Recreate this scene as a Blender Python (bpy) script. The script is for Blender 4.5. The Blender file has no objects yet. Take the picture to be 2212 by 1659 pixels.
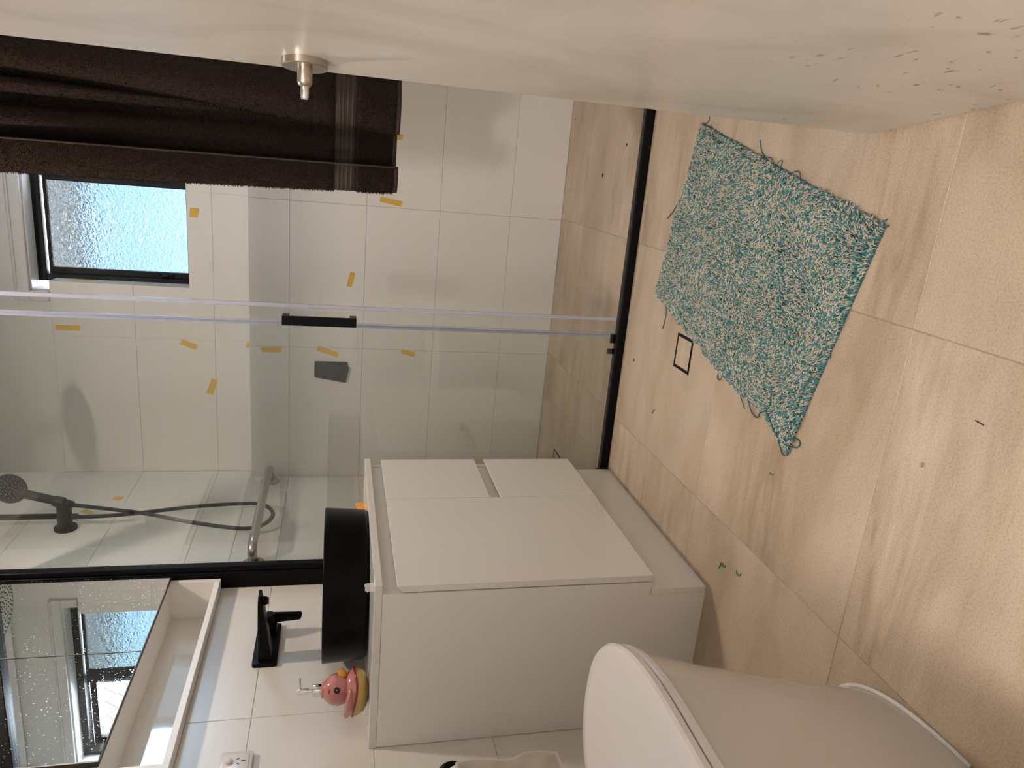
import bpy, bmesh, math, random
import numpy as np
from mathutils import Vector, Matrix

S = bpy.context.scene
COL = S.collection
V = Vector
random.seed(7)
rng = np.random.default_rng(7)

# ------------------------------------------------------------------ camera
CAM_LOC = (1.4042, -2.2549, 0.936)
cr = V((0.9551, 0.2958, 0.0200))      # world direction to the photo's upper side (phone held on its side)
cu = V((-0.0872, 0.2160, 0.9725))     # true up of the room as seen by the lens
cf = V((-0.2833, 0.9305, -0.2321))    # viewing direction
cam_data = bpy.data.cameras.new('camera')
cam = bpy.data.objects.new('camera', cam_data)
COL.objects.link(cam)
m = Matrix((( -cu.x, cr.x, -cf.x, CAM_LOC[0]),
            ( -cu.y, cr.y, -cf.y, CAM_LOC[1]),
            ( -cu.z, cr.z, -cf.z, CAM_LOC[2]),
            (0, 0, 0, 1)))
cam.matrix_world = m
cam_data.sensor_fit = 'HORIZONTAL'
cam_data.sensor_width = 36.0
cam_data.lens = 1599.07 * 36.0 / 2212.0
cam_data.clip_start = 0.02
cam_data.clip_end = 300
S.camera = cam

# ------------------------------------------------------------------ view, sky, sun, room lamp
S.view_settings.view_transform = 'Standard'
S.view_settings.look = 'None'
S.view_settings.gamma = 1.0
S.view_settings.use_curve_mapping = False
S.view_settings.exposure = 0.14

W = bpy.data.worlds.new('sky')
S.world = W
W.use_nodes = True
nt = W.node_tree
nt.nodes.clear()
sky = nt.nodes.new('ShaderNodeTexSky')
sky.sky_type = 'NISHITA'
sky.sun_disc = False
sky.sun_elevation = math.radians(58)
sky.sun_rotation = math.radians(200)
sky.air_density = 1.0
sky.dust_density = 1.2
sky.ozone_density = 1.4
bg = nt.nodes.new('ShaderNodeBackground')
bg.inputs['Strength'].default_value = 11.0
wo = nt.nodes.new('ShaderNodeOutputWorld')
nt.links.new(sky.outputs[0], bg.inputs['Color'])
nt.links.new(bg.outputs[0], wo.inputs['Surface'])

def add_light(name, kind, loc, energy, color, **kw):
    d = bpy.data.lights.new(name, kind)
    d.energy = energy
    d.color = color
    for k, v in kw.items():
        setattr(d, k, v)
    o = bpy.data.objects.new(name, d)
    COL.objects.link(o)
    o.location = loc
    return o

sun = add_light('sun', 'SUN', (0, 6, 8), 300.0, (1.0, 0.96, 0.91), angle=math.radians(0.6))
sun.rotation_euler = (math.radians(-32), math.radians(12), 0)      # stands over the garden side, blocked by the eave
LAMP = (0.84, -0.40, 2.40)
lamp = add_light('lamp', 'AREA', (LAMP[0], LAMP[1], LAMP[2] - 0.032), 12.0, (1.0, 0.845, 0.70), shape='DISK', size=0.11, spread=math.radians(172))
hall_fill = add_light('hall_fill', 'AREA', (1.0, -3.1, 2.368), 43.0, (1.0, 0.935, 0.915), shape='DISK', size=0.34)  # added fill from the doorway side, no known lamp hangs there

portal = add_light('window_portal', 'AREA', (1.455, 1.135, 1.808), 1.0, (1, 1, 1), shape='RECTANGLE', size=0.36, size_y=0.52)
portal.rotation_euler = (math.radians(90), 0, math.radians(180))       # daylight enters through the open half of the window
portal.rotation_euler = (math.radians(-90), 0, 0)
portal.data.cycles.is_portal = True

# ------------------------------------------------------------------ materials
def lin(r, g, b):
    f = lambda c: (c / 255 / 12.92) if c / 255 <= 0.04045 else ((c / 255 + 0.055) / 1.055) ** 2.4
    return (f(r), f(g), f(b), 1.0)

def setp(p, **kw):
    names = dict(color='Base Color', rough='Roughness', metal='Metallic', spec='Specular IOR Level', coat='Coat Weight',
                 coat_rough='Coat Roughness', sheen='Sheen Weight', trans='Transmission Weight', ior='IOR', alpha='Alpha', sub='Subsurface Weight')
    for k, v in kw.items():
        if names[k] in p.inputs:
            p.inputs[names[k]].default_value = v

def mat(name, color, rough=0.5, noise=None, bump=None, **kw):
    """noise = (scale, amount) faint mottling; bump = (scale, strength, distance)"""
    mt = bpy.data.materials.new(name)
    mt.use_nodes = True
    t = mt.node_tree
    p = t.nodes['Principled BSDF']
    setp(p, color=color, rough=rough, **kw)
    tc = t.nodes.new('ShaderNodeTexCoord')
    if noise:
        n = t.nodes.new('ShaderNodeTexNoise')
        n.inputs['Scale'].default_value = noise[0]
        n.inputs['Detail'].default_value = 5
        t.links.new(tc.outputs['Object'], n.inputs['Vector'])
        mx = t.nodes.new('ShaderNodeMix')
        mx.data_type = 'RGBA'
        a = noise[1]
        mx.inputs['A'].default_value = tuple(c * (1 - a) for c in color[:3]) + (1,)
        mx.inputs['B'].default_value = tuple(min(1, c * (1 + a)) for c in color[:3]) + (1,)
        t.links.new(n.outputs['Fac'], mx.inputs['Factor'])
        t.links.new(mx.outputs['Result'], p.inputs['Base Color'])
    if bump:
        n2 = t.nodes.new('ShaderNodeTexNoise')
        n2.inputs['Scale'].default_value = bump[0]
        n2.inputs['Detail'].default_value = 4
        t.links.new(tc.outputs['Object'], n2.inputs['Vector'])
        b = t.nodes.new('ShaderNodeBump')
        b.inputs['Strength'].default_value = bump[1]
        b.inputs['Distance'].default_value = bump[2]
        t.links.new(n2.outputs['Fac'], b.inputs['Height'])
        t.links.new(b.outputs['Normal'], p.inputs['Normal'])
    return mt

M = {}
M['tile'] = mat('wall_tile', (0.80, 0.775, 0.735, 1), 0.30, noise=(1.5, 0.02), bump=(6, 0.03, 0.002))
M['grout'] = mat('grout', (0.44, 0.41, 0.365, 1), 0.9, noise=(20, 0.2))
M['floor_grout'] = mat('floor_grout', (0.36, 0.29, 0.215, 1), 0.9, noise=(20, 0.25))
M['paint'] = mat('wall_paint', (0.80, 0.775, 0.735, 1), 0.6, noise=(2, 0.02), bump=(60, 0.05, 0.001))
M['ceiling'] = mat('ceiling_paint', (0.86, 0.85, 0.83, 1), 0.8, noise=(2, 0.01))
M['gloss_white'] = mat('gloss_white_paint', (0.72, 0.70, 0.67, 1), 0.25, noise=(3, 0.015))
M['cabinet'] = mat('white_cabinet_gloss', (0.88, 0.855, 0.815, 1), 0.16, noise=(1.2, 0.012))
M['cabinet_side'] = mat('white_cabinet_satin', (0.88, 0.855, 0.82, 1), 0.38, noise=(1.2, 0.012))
M['shelf_gloss'] = mat('white_high_gloss', (0.80, 0.77, 0.73, 1), 0.05, noise=(1.2, 0.01), coat=0.7)
M['bench'] = mat('white_bench_stone', (0.80, 0.78, 0.75, 1), 0.12, noise=(8, 0.02))
M['ceramic'] = mat('white_ceramic', (0.62, 0.59, 0.55, 1), 0.08, noise=(1, 0.01), coat=0.3)
M['seat'] = mat('white_seat_plastic', (0.80, 0.76, 0.74, 1), 0.22, noise=(1, 0.01))
M['black'] = mat('matt_black_metal', (0.004, 0.004, 0.0048, 1), 0.36, noise=(30, 0.1), spec=0.10)
M['shower_black'] = mat('satin_black_fitting', (0.013, 0.013, 0.013, 1), 0.42, noise=(40, 0.15), spec=0.25)
M['basin'] = mat('matt_black_ceramic', (0.003, 0.003, 0.0032, 1), 0.30, noise=(10, 0.1), spec=0.09)
M['chrome'] = mat('chrome', (0.80, 0.79, 0.77, 1), 0.08, noise=(20, 0.02), metal=1.0)
M['steel'] = mat('brushed_steel', (0.40, 0.385, 0.37, 1), 0.30, noise=(60, 0.08), metal=1.0)
M['nickel'] = mat('satin_nickel', (0.46, 0.41, 0.35, 1), 0.30, noise=(60, 0.08), metal=1.0)
M['plastic'] = mat('white_plastic', (0.72, 0.69, 0.67, 1), 0.25, noise=(5, 0.01))
M['slot'] = mat('dark_slot', (0.03, 0.025, 0.02, 1), 0.7, noise=(5, 0.1))
M['mirror'] = mat('mirror_silver', (0.86, 0.88, 0.87, 1), 0.008, noise=(3, 0.01), metal=1.0)
def splashes(mt):
    # dried water specks on the mirror: rough dots only
    t = mt.node_tree; p = t.nodes['Principled BSDF']
    tc = t.nodes.new('ShaderNodeTexCoord'); n = t.nodes.new('ShaderNodeTexNoise'); n.inputs['Scale'].default_value = 210; n.inputs['Detail'].default_value = 3
    r = t.nodes.new('ShaderNodeValToRGB'); r.color_ramp.elements[0].position = 0.66; r.color_ramp.elements[0].color = (0.008, 0.008, 0.008, 1)
    r.color_ramp.elements[1].position = 0.72; r.color_ramp.elements[1].color = (0.45, 0.45, 0.45, 1)
    t.links.new(tc.outputs['Object'], n.inputs['Vector']); t.links.new(n.outputs['Fac'], r.inputs[0]); t.links.new(r.outputs[0], p.inputs['Roughness'])
splashes(M['mirror'])
M['alu_black'] = mat('black_window_aluminium', (0.006, 0.007, 0.009, 1), 0.35, noise=(20, 0.1), spec=0.15)
M['tape'] = mat('yellow_masking_tape', (0.74, 0.46, 0.065, 1), 0.65, noise=(40, 0.12), bump=(300, 0.2, 0.0005))
M['orange'] = mat('orange_tape_roll', (0.85, 0.36, 0.03, 1), 0.5, noise=(40, 0.06))
M['card'] = mat('cardboard', (0.35, 0.24, 0.14, 1), 0.8, noise=(40, 0.1))
M['slate'] = mat('dark_grey_plastic', (0.030, 0.030, 0.032, 1), 0.5, noise=(90, 0.4))
M['paper'] = mat('toilet_paper', (0.84, 0.79, 0.73, 1), 0.9, noise=(12, 0.02), bump=(18, 0.25, 0.004))
M['pink'] = mat('pink_glaze', (0.50, 0.195, 0.185, 1), 0.10, noise=(14, 0.10), coat=0.6)
M['yellow'] = mat('yellow_glaze', (0.47, 0.31, 0.075, 1), 0.14, noise=(14, 0.06), coat=0.5)
M['red'] = mat('red_glaze', (0.22, 0.004, 0.012, 1), 0.15, noise=(14, 0.1), coat=0.4)
M['beak'] = mat('orange_glaze', (0.62, 0.25, 0.012, 1), 0.15, noise=(14, 0.1), coat=0.5)
M['eye'] = mat('black_glaze', (0.003, 0.003, 0.003, 1), 0.2, noise=(14, 0.1))
M['eye_dot'] = mat('white_glaze', (0.6, 0.6, 0.62, 1), 0.12, noise=(14, 0.05))
M['mat_base'] = mat('teal_mat_backing', (0.030, 0.115, 0.125, 1), 0.95, noise=(60, 0.3))
M['pile_teal'] = mat('teal_chenille', (0.085, 0.245, 0.250, 1), 0.95, noise=(9, 0.35), sheen=0.15)
M['pile_cream'] = mat('cream_chenille', (0.57, 0.50, 0.395, 1), 0.95, noise=(9, 0.22), sheen=0.15)
M['thread'] = mat('teal_thread', (0.035, 0.115, 0.125, 1), 0.9, noise=(50, 0.2))
M['crumb'] = mat('dark_crumb', (0.05, 0.055, 0.045, 1), 0.9, noise=(90, 0.4))
M['fluff'] = mat('teal_fluff', (0.035, 0.12, 0.11, 1), 0.95, noise=(90, 0.2))
M['eave'] = mat('eave_lining', (0.90, 0.89, 0.87, 1), 0.8, noise=(3, 0.02))
M['ground'] = mat('pale_concrete', (0.70, 0.66, 0.61, 1), 0.9, noise=(2, 0.1))
M['rose_grey'] = mat('pale_grey_plastic', (0.66, 0.67, 0.66, 1), 0.30, noise=(9, 0.03))

# stone look floor tile: every tile object gets its own stretch of veins
def floor_material():
    mt = bpy.data.materials.new('beige_stone_tile')
    mt.use_nodes = True
    t = mt.node_tree
    L = t.links.new
    p = t.nodes['Principled BSDF']
    p.inputs['Roughness'].default_value = 0.42
    tc = t.nodes.new('ShaderNodeTexCoord')
    oi = t.nodes.new('ShaderNodeObjectInfo')
    comb = t.nodes.new('ShaderNodeCombineXYZ')
    mul = t.nodes.new('ShaderNodeMath'); mul.operation = 'MULTIPLY'; mul.inputs[1].default_value = 31.0
    L(oi.outputs['Random'], mul.inputs[0])
    L(mul.outputs[0], comb.inputs[0]); L(mul.outputs[0], comb.inputs[1])
    add = t.nodes.new('ShaderNodeVectorMath'); add.operation = 'ADD'
    L(tc.outputs['Object'], add.inputs[0]); L(comb.outputs[0], add.inputs[1])
    def noise(scale, rot, sc, detail=6, dist=0.6):
        mp = t.nodes.new('ShaderNodeMapping')
        mp.inputs['Rotation'].default_value = (0, 0, rot)
        mp.inputs['Scale'].default_value = sc
        L(add.outputs[0], mp.inputs['Vector'])
        n = t.nodes.new('ShaderNodeTexNoise')
        n.inputs['Scale'].default_value = scale
        n.inputs['Detail'].default_value = detail
        n.inputs['Distortion'].default_value = dist
        L(mp.outputs[0], n.inputs['Vector'])
        return n.outputs['Fac']
    def ramp(src, stops):
        r = t.nodes.new('ShaderNodeValToRGB')
        e = r.color_ramp.elements
        e[0].position, e[0].color = stops[0]
        e[1].position, e[1].color = stops[-1]
        for s in stops[1:-1]:
            x = e.new(s[0]); x.color = s[1]
        L(src, r.inputs[0])
        return r.outputs[0]
    def mixc(kind, fac, a, b):
        mx = t.nodes.new('ShaderNodeMix'); mx.data_type = 'RGBA'; mx.blend_type = kind
        if isinstance(fac, float): mx.inputs['Factor'].default_value = fac
        else: L(fac, mx.inputs['Factor'])
        for s, v in (('A', a), ('B', b)):
            if isinstance(v, tuple): mx.inputs[s].default_value = v
            else: L(v, mx.inputs[s])
        return mx.outputs['Result']
    VA = math.radians(67)
    broad = noise(1.7, VA, (0.9, 2.2, 1), 5, 1.2)
    cloud = noise(5.0, VA, (0.8, 1.9, 1), 7, 0.8)
    vein = noise(2.2, VA, (0.40, 3.0, 1), 10, 2.2)
    fine = noise(6.0, VA, (0.5, 3.2, 1), 9, 2.4)
    where = noise(1.3, VA, (0.7, 1.6, 1), 3, 0.8)
    grain = noise(260, 0, (1, 1, 1), 3, 0)
    speck = noise(150, 0, (1, 1, 1), 2, 0)
    base = ramp(broad, [(0.30, (0.420, 0.325, 0.222, 1)), (0.50, (0.500, 0.398, 0.290, 1)), (0.70, (0.550, 0.450, 0.342, 1))])
    c = mixc('MULTIPLY', 0.8, base, ramp(cloud, [(0.32, (0.86, 0.845, 0.83, 1)), (0.50, (1, 1, 1, 1)), (0.68, (1.07, 1.07, 1.07, 1))]))
    # streaks gather in some stretches of the stone only
    wm = ramp(where, [(0.44, (0, 0, 0, 1)), (0.60, (1, 1, 1, 1))])
    c2 = mixc('MULTIPLY', 0.75, c, ramp(vein, [(0.34, (0.76, 0.72, 0.68, 1)), (0.45, (0.97, 0.96, 0.95, 1)), (0.58, (1, 1, 1, 1)), (0.66, (1.14, 1.15, 1.16, 1))]))
    c2 = mixc('MULTIPLY', 0.6, c2, ramp(fine, [(0.38, (0.83, 0.81, 0.79, 1)), (0.50, (1, 1, 1, 1)), (0.64, (1.10, 1.10, 1.10, 1))]))
    c = mixc('MIX', wm, c, c2)
    c = mixc('MULTIPLY', 0.55, c, ramp(grain, [(0.36, (0.74, 0.71, 0.68, 1)), (0.55, (1.05, 1.05, 1.05, 1))]))
    c = mixc('MULTIPLY', 1.0, c, ramp(speck, [(0.22, (0.62, 0.56, 0.50, 1)), (0.27, (1, 1, 1, 1))]))
    L(c, p.inputs['Base Color'])
    b = t.nodes.new('ShaderNodeBump'); b.inputs['Strength'].default_value = 0.12; b.inputs['Distance'].default_value = 0.001
    L(fine, b.inputs['Height']); L(b.outputs[0], p.inputs['Normal'])
    return mt
M['floor_tile'] = floor_material()

# the door: off-white enamel with smears and a spatter of dirt low down
def door_material():
    mt = bpy.data.materials.new('stained_door_enamel')
    mt.use_nodes = True
    t = mt.node_tree; L = t.links.new
    p = t.nodes['Principled BSDF']
    p.inputs['Roughness'].default_value = 0.24
    tc = t.nodes.new('ShaderNodeTexCoord')
    def noise(scale, sc, loc=(0, 0, 0), detail=5, dist=0.8):
        mp = t.nodes.new('ShaderNodeMapping'); mp.inputs['Scale'].default_value = sc; mp.inputs['Location'].default_value = loc
        L(tc.outputs['Object'], mp.inputs['Vector'])
        n = t.nodes.new('ShaderNodeTexNoise'); n.inputs['Scale'].default_value = scale; n.inputs['Detail'].default_value = detail
        n.inputs['Distortion'].default_value = dist
        L(mp.outputs[0], n.inputs['Vector']); return n.outputs['Fac']
    def ramp(src, a, ca, b, cb):
        r = t.nodes.new('ShaderNodeValToRGB'); e = r.color_ramp.elements
        e[0].position, e[0].color = a, ca; e[1].position, e[1].color = b, cb
        L(src, r.inputs[0]); return r.outputs[0]
    smear = noise(3.0, (1, 1.6, 0.8))
    c = ramp(smear, 0.36, (0.535, 0.485, 0.415, 1), 0.62, (0.625, 0.58, 0.52, 1))
    # spatter: only where a soft blob near the foot of the door sits
    sep = t.nodes.new('ShaderNodeSeparateXYZ'); L(tc.outputs['Object'], sep.inputs[0])
    spots = noise(34, (1, 1.2, 2.2), (3, 1, 2), 3, 0.2)
    patch = noise(3.2, (1, 1.3, 1.3), (7, 4, 1), 2, 0.4)
    low = t.nodes.new('ShaderNodeMapRange'); low.inputs['From Min'].default_value = 0.62; low.inputs['From Max'].default_value = 0.15
    low.inputs['To Min'].default_value = 0.0; low.inputs['To Max'].default_value = 1.0
    L(sep.outputs['Z'], low.inputs['Value'])
    a = t.nodes.new('ShaderNodeMath'); a.operation = 'MULTIPLY'
    pr = ramp(patch, 0.46, (0, 0, 0, 1), 0.60, (1, 1, 1, 1))
    L(low.outputs[0], a.inputs[0]); L(pr, a.inputs[1])
    sr = ramp(spots, 0.645, (0, 0, 0, 1), 0.70, (1, 1, 1, 1))
    a2 = t.nodes.new('ShaderNodeMath'); a2.operation = 'MULTIPLY'; L(a.outputs[0], a2.inputs[0]); L(sr, a2.inputs[1])
    a3 = t.nodes.new('ShaderNodeMath'); a3.operation = 'MULTIPLY'; a3.inputs[1].default_value = 0.75; L(a2.outputs[0], a3.inputs[0])
    mx = t.nodes.new('ShaderNodeMix'); mx.data_type = 'RGBA'
    L(a3.outputs[0], mx.inputs['Factor']); L(c, mx.inputs['A']); mx.inputs['B'].default_value = (0.11, 0.08, 0.055, 1)
    L(mx.outputs['Result'], p.inputs['Base Color'])
    rg = t.nodes.new('ShaderNodeMapRange'); rg.inputs['To Min'].default_value = 0.20; rg.inputs['To Max'].default_value = 0.30
    L(smear, rg.inputs['Value']); L(rg.outputs[0], p.inputs['Roughness'])
    brush = noise(9, (1, 5, 0.5), (0, 0, 0), 4, 0.3)
    b = t.nodes.new('ShaderNodeBump'); b.inputs['Strength'].default_value = 0.03; b.inputs['Distance'].default_value = 0.004
    L(brush, b.inputs['Height']); L(b.outputs[0], p.inputs['Normal'])
    return mt
M['door'] = door_material()

def glass_material(name, tint, refl=1.0):
    """clear sheet glass: tinted see-through plus fresnel gloss"""
    mt = bpy.data.materials.new(name)
    mt.use_nodes = True
    t = mt.node_tree; t.nodes.clear(); L = t.links.new
    out = t.nodes.new('ShaderNodeOutputMaterial')
    tr = t.nodes.new('ShaderNodeBsdfTransparent'); tr.inputs[0].default_value = tint
    gl = t.nodes.new('ShaderNodeBsdfGlossy'); gl.inputs['Roughness'].default_value = 0.004
    fr = t.nodes.new('ShaderNodeFresnel')
    ge = t.nodes.new('ShaderNodeNewGeometry')          # same reflectance on the way in and on the way out of the pane
    io = t.nodes.new('ShaderNodeMapRange'); io.inputs['To Min'].default_value = 1.5; io.inputs['To Max'].default_value = 1 / 1.5
    L(ge.outputs['Backfacing'], io.inputs['Value']); L(io.outputs[0], fr.inputs[0])
    mu = t.nodes.new('ShaderNodeMath'); mu.operation = 'MULTIPLY'; mu.inputs[1].default_value = refl
    mx = t.nodes.new('ShaderNodeMixShader')
    L(fr.outputs[0], mu.inputs[0]); L(mu.outputs[0], mx.inputs[0]); L(tr.outputs[0], mx.inputs[1]); L(gl.outputs[0], mx.inputs[2])
    L(mx.outputs[0], out.inputs[0])
    return mt
M['glass'] = glass_material('shower_glass', (0.986, 0.995, 0.987, 1), 0.9)
def seal_material():
    mt = glass_material('clear_seal', (0.86, 0.86, 0.95, 1), 1.0)
    t = mt.node_tree; L = t.links.new
    out = t.nodes['Material Output']; src = out.inputs[0].links[0].from_socket
    p = t.nodes.new('ShaderNodeBsdfPrincipled'); setp(p, color=(0.74, 0.76, 0.86, 1), rough=0.12)
    mx = t.nodes.new('ShaderNodeMixShader'); mx.inputs[0].default_value = 0.30
    L(src, mx.inputs[1]); L(p.outputs[0], mx.inputs[2]); L(mx.outputs[0], out.inputs[0])
    return mt
M['seal'] = seal_material()

def frosted_material():
    mt = bpy.data.materials.new('patterned_window_glass')
    mt.use_nodes = True
    t = mt.node_tree; L = t.links.new
    p = t.nodes['Principled BSDF']
    setp(p, color=(0.0215, 0.0245, 0.0245, 1), rough=0.10, trans=1.0, ior=1.45)
    tc = t.nodes.new('ShaderNodeTexCoord')
    v = t.nodes.new('ShaderNodeTexVoronoi'); v.feature = 'SMOOTH_F1'; v.inputs['Scale'].default_value = 105; 
    n = t.nodes.new('ShaderNodeTexNoise'); n.inputs['Scale'].default_value = 40
    L(tc.outputs['Object'], n.inputs['Vector'])
    mix = t.nodes.new('ShaderNodeMix'); mix.data_type = 'VECTOR'; mix.inputs['Factor'].default_value = 0.03
    L(tc.outputs['Object'], mix.inputs['A']); L(n.outputs['Color'], mix.inputs['B'])
    L(mix.outputs['Result'], v.inputs['Vector'])
    b = t.nodes.new('ShaderNodeBump'); b.inputs['Strength'].default_value = 0.55; b.inputs['Distance'].default_value = 0.0035
    L(v.outputs['Distance'], b.inputs['Height']); L(b.outputs[0], p.inputs['Normal'])
    return mt
M['frosted'] = frosted_material()

def towel_material(name, c, weave=None):
    mt = mat(name, c, 0.95, noise=(240, 0.75), bump=(330, 1.0, 0.010), sheen=0.05, spec=0.1)
    return mt
M['towel'] = towel_material('brown_terry', (0.034, 0.0185, 0.0130, 1))
M['towel_band'] = mat('brown_woven_band', (0.032, 0.019, 0.014, 1), 0.7, noise=(300, 0.2))
M['towel_stripe'] = mat('light_brown_cord', (0.052, 0.034, 0.025, 1), 0.7, noise=(300, 0.2))

def emit_material(name, c, s):
    mt = bpy.data.materials.new(name)
    mt.use_nodes = True
    p = mt.node_tree.nodes['Principled BSDF']
    setp(p, color=(0.9, 0.9, 0.9, 1))
    p.inputs['Emission Color'].default_value = c
    p.inputs['Emission Strength'].default_value = s
    return mt
M['lens'] = emit_material('lit_lamp_lens', (1, 0.88, 0.75, 1), 6.0)

# ------------------------------------------------------------------ mesh helpers
ORG = {}          # world origin of every object, for parenting without transforms

def link(name, me, parent=None, loc=None, smooth=False):
    o = bpy.data.objects.new(name, me)
    COL.objects.link(o)
    if parent is not None:
        p = ORG[parent.name]
        l = V(loc) if loc is not None else p
        o.parent = parent
        o.location = l - p
        ORG[o.name] = l
    else:
        l = V(loc) if loc is not None else V((0, 0, 0))
        o.location = l
        ORG[o.name] = l
    if me is not None and smooth:
        for f in me.polygons:
            f.use_smooth = True
    return o

def obj(name, bm, material, parent=None, loc=None, smooth=False, auto=None):
    """bm is in world coordinates; loc = world origin"""
    if loc is None:
        if parent is not None:
            loc = ORG[parent.name]
        else:
            xs = [v.co for v in bm.verts]
            loc = V((sum(c.x for c in xs) / len(xs), sum(c.y for c in xs) / len(xs), min(c.z for c in xs)))
    bmesh.ops.translate(bm, vec=-V(loc), verts=bm.verts)
    bmesh.ops.recalc_face_normals(bm, faces=bm.faces)
    me = bpy.data.meshes.new(name)
    if auto is not None:
        for f in bm.faces: f.smooth = True
        for e in bm.edges:
            if len(e.link_faces) == 2 and e.calc_face_angle(0) > math.radians(auto):
                e.smooth = False
    bm.to_mesh(me)
    bm.free()
    mts = material if isinstance(material, (list, tuple)) else [material]
    for x in mts:
        me.materials.append(x)
    return link(name, me, parent, loc, smooth)

def tag(o, label=None, cat=None, group=None, kind=None):
    if label: o['label'] = label
    if cat: o['category'] = cat
    if group: o['group'] = group
    if kind: o['kind'] = kind
    return o

def thing(name, loc, label=None, cat=None, group=None, kind=None):
    o = bpy.data.objects.new(name, None)
    o.empty_display_size = 0.05
    COL.objects.link(o)
    o.location = loc
    ORG[o.name] = V(loc)
    return tag(o, label, cat, group, kind)

def B():
    return bmesh.new()

def box(bm, a, b, bevel=0.0, seg=1):
    lo = [min(a[i], b[i]) for i in range(3)]
    hi = [max(a[i], b[i]) for i in range(3)]
    t = bmesh.new()
    bmesh.ops.create_cube(t, size=1)
    for v in t.verts:
        v.co = V((lo[i] + (v.co[i] + 0.5) * (hi[i] - lo[i]) for i in range(3)))
    if bevel > 0:
        bmesh.ops.bevel(t, geom=list(t.edges), offset=bevel, segments=seg, affect='EDGES', profile=0.5)
    merge(bm, t)
    return bm

def merge(bm, t, mi=0):
    off = {}
    for v in t.verts:
        off[v] = bm.verts.new(v.co)
    for f in t.faces:
        try:
            nf = bm.faces.new([off[v] for v in f.verts])
            nf.material_index = mi or f.material_index
            nf.smooth = f.smooth
        except ValueError:
            pass
    t.free()

def tube(bm, pts, r, n=12, cap=True, closed=False):
    pts = [V(p) for p in pts]
    rs = r if isinstance(r, (list, tuple)) else [r] * len(pts)
    rings = []
    up = None
    N = len(pts)
    for i, p in enumerate(pts):
        if closed:
            d = pts[(i + 1) % N] - pts[i - 1]
        else:
            d = pts[min(i + 1, N - 1)] - pts[max(i - 1, 0)]
        d.normalize()
        if up is None:
            up = V((0, 0, 1)) if abs(d.z) < 0.9 else V((1, 0, 0))
        x = up - d * up.dot(d)
        x.normalize()
        y = d.cross(x)
        up = x
        rings.append([bm.verts.new(p + (x * math.cos(a) + y * math.sin(a)) * rs[i]) for a in [2 * math.pi * k / n for k in range(n)]])
    for i in range(N if closed else N - 1):
        A, C = rings[i], rings[(i + 1) % N]
        for k in range(n):
            bm.faces.new((A[k], A[(k + 1) % n], C[(k + 1) % n], C[k]))
    if cap and not closed:
        bm.faces.new(rings[0][::-1]); bm.faces.new(rings[-1])
    return bm

def spline(pts, n=8):
    """Catmull-Rom through the points"""
    P = [np.array(p, float) for p in pts]
    P = [2 * P[0] - P[1]] + P + [2 * P[-1] - P[-2]]
    out = []
    for i in range(1, len(P) - 2):
        for k in range(n):
            t = k / n
            a, b, c, d = P[i - 1], P[i], P[i + 1], P[i + 2]
            out.append(0.5 * ((2 * b) + (-a + c) * t + (2 * a - 5 * b + 4 * c - d) * t * t + (-a + 3 * b - 3 * c + d) * t ** 3))
    out.append(P[-2])
    return out

def lathe(bm, prof, c, axis='z', n=32, sx=1.0, sy=1.0):
    """prof: (radius, height) list along the axis from point c"""
    c = V(c)
    ax = {'z': (V((1, 0, 0)), V((0, 1, 0)), V((0, 0, 1))), 'x': (V((0, 1, 0)), V((0, 0, 1)), V((1, 0, 0))),
          'y': (V((0, 0, 1)), V((1, 0, 0)), V((0, 1, 0)))}[axis] if isinstance(axis, str) else axis
    rings = []
    for r, h in prof:
        if r < 1e-6:
            rings.append([bm.verts.new(c + ax[2] * h)])
        else:
            rings.append([bm.verts.new(c + ax[0] * (r * sx * math.cos(2 * math.pi * k / n)) + ax[1] * (r * sy * math.sin(2 * math.pi * k / n)) + ax[2] * h) for k in range(n)])
    for A, D in zip(rings, rings[1:]):
        for k in range(n):
            a, b = A[k % len(A)], A[(k + 1) % len(A)]
            d, e = D[k % len(D)], D[(k + 1) % len(D)]
            q = []
            for v in (a, b, e, d):
                if v not in q: q.append(v)
            if len(q) >= 3:
                bm.faces.new(q)
    return bm

def axes_from(d):
    d = V(d).normalized()
    u = V((0, 0, 1)) if abs(d.z) < 0.9 else V((1, 0, 0))
    x = (u - d * u.dot(d)).normalized()
    return (x, d.cross(x), d)

def prism(bm, poly, vec, bevel=0.0):
    """closed planar polygon extruded along vec"""
    t = bmesh.new()
    vs = [t.verts.new(V(p)) for p in poly]
    f = t.faces.new(vs)
    r = bmesh.ops.extrude_face_region(t, geom=[f])
    nv = [g for g in r['geom'] if isinstance(g, bmesh.types.BMVert)]
    bmesh.ops.translate(t, vec=V(vec), verts=nv)
    bmesh.ops.recalc_face_normals(t, faces=t.faces)
    if bevel:
        bmesh.ops.bevel(t, geom=list(t.edges), offset=bevel, segments=2, affect='EDGES', profile=0.5)
    merge(bm, t)
    return bm

# ------------------------------------------------------------------ the room
YB_UP, YB_LO, Z_LEDGE = 0.951, 0.884, 1.285
Z_TILE, Z_CEIL = 2.036, 2.40
X_R, Y_F = 1.72, -1.86
GT = 0.0013                     # the joints lie this far behind the tile faces
TT = 0.008                      # tile thickness: tile faces lie on the stated planes
TILE_MESH = {}

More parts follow.
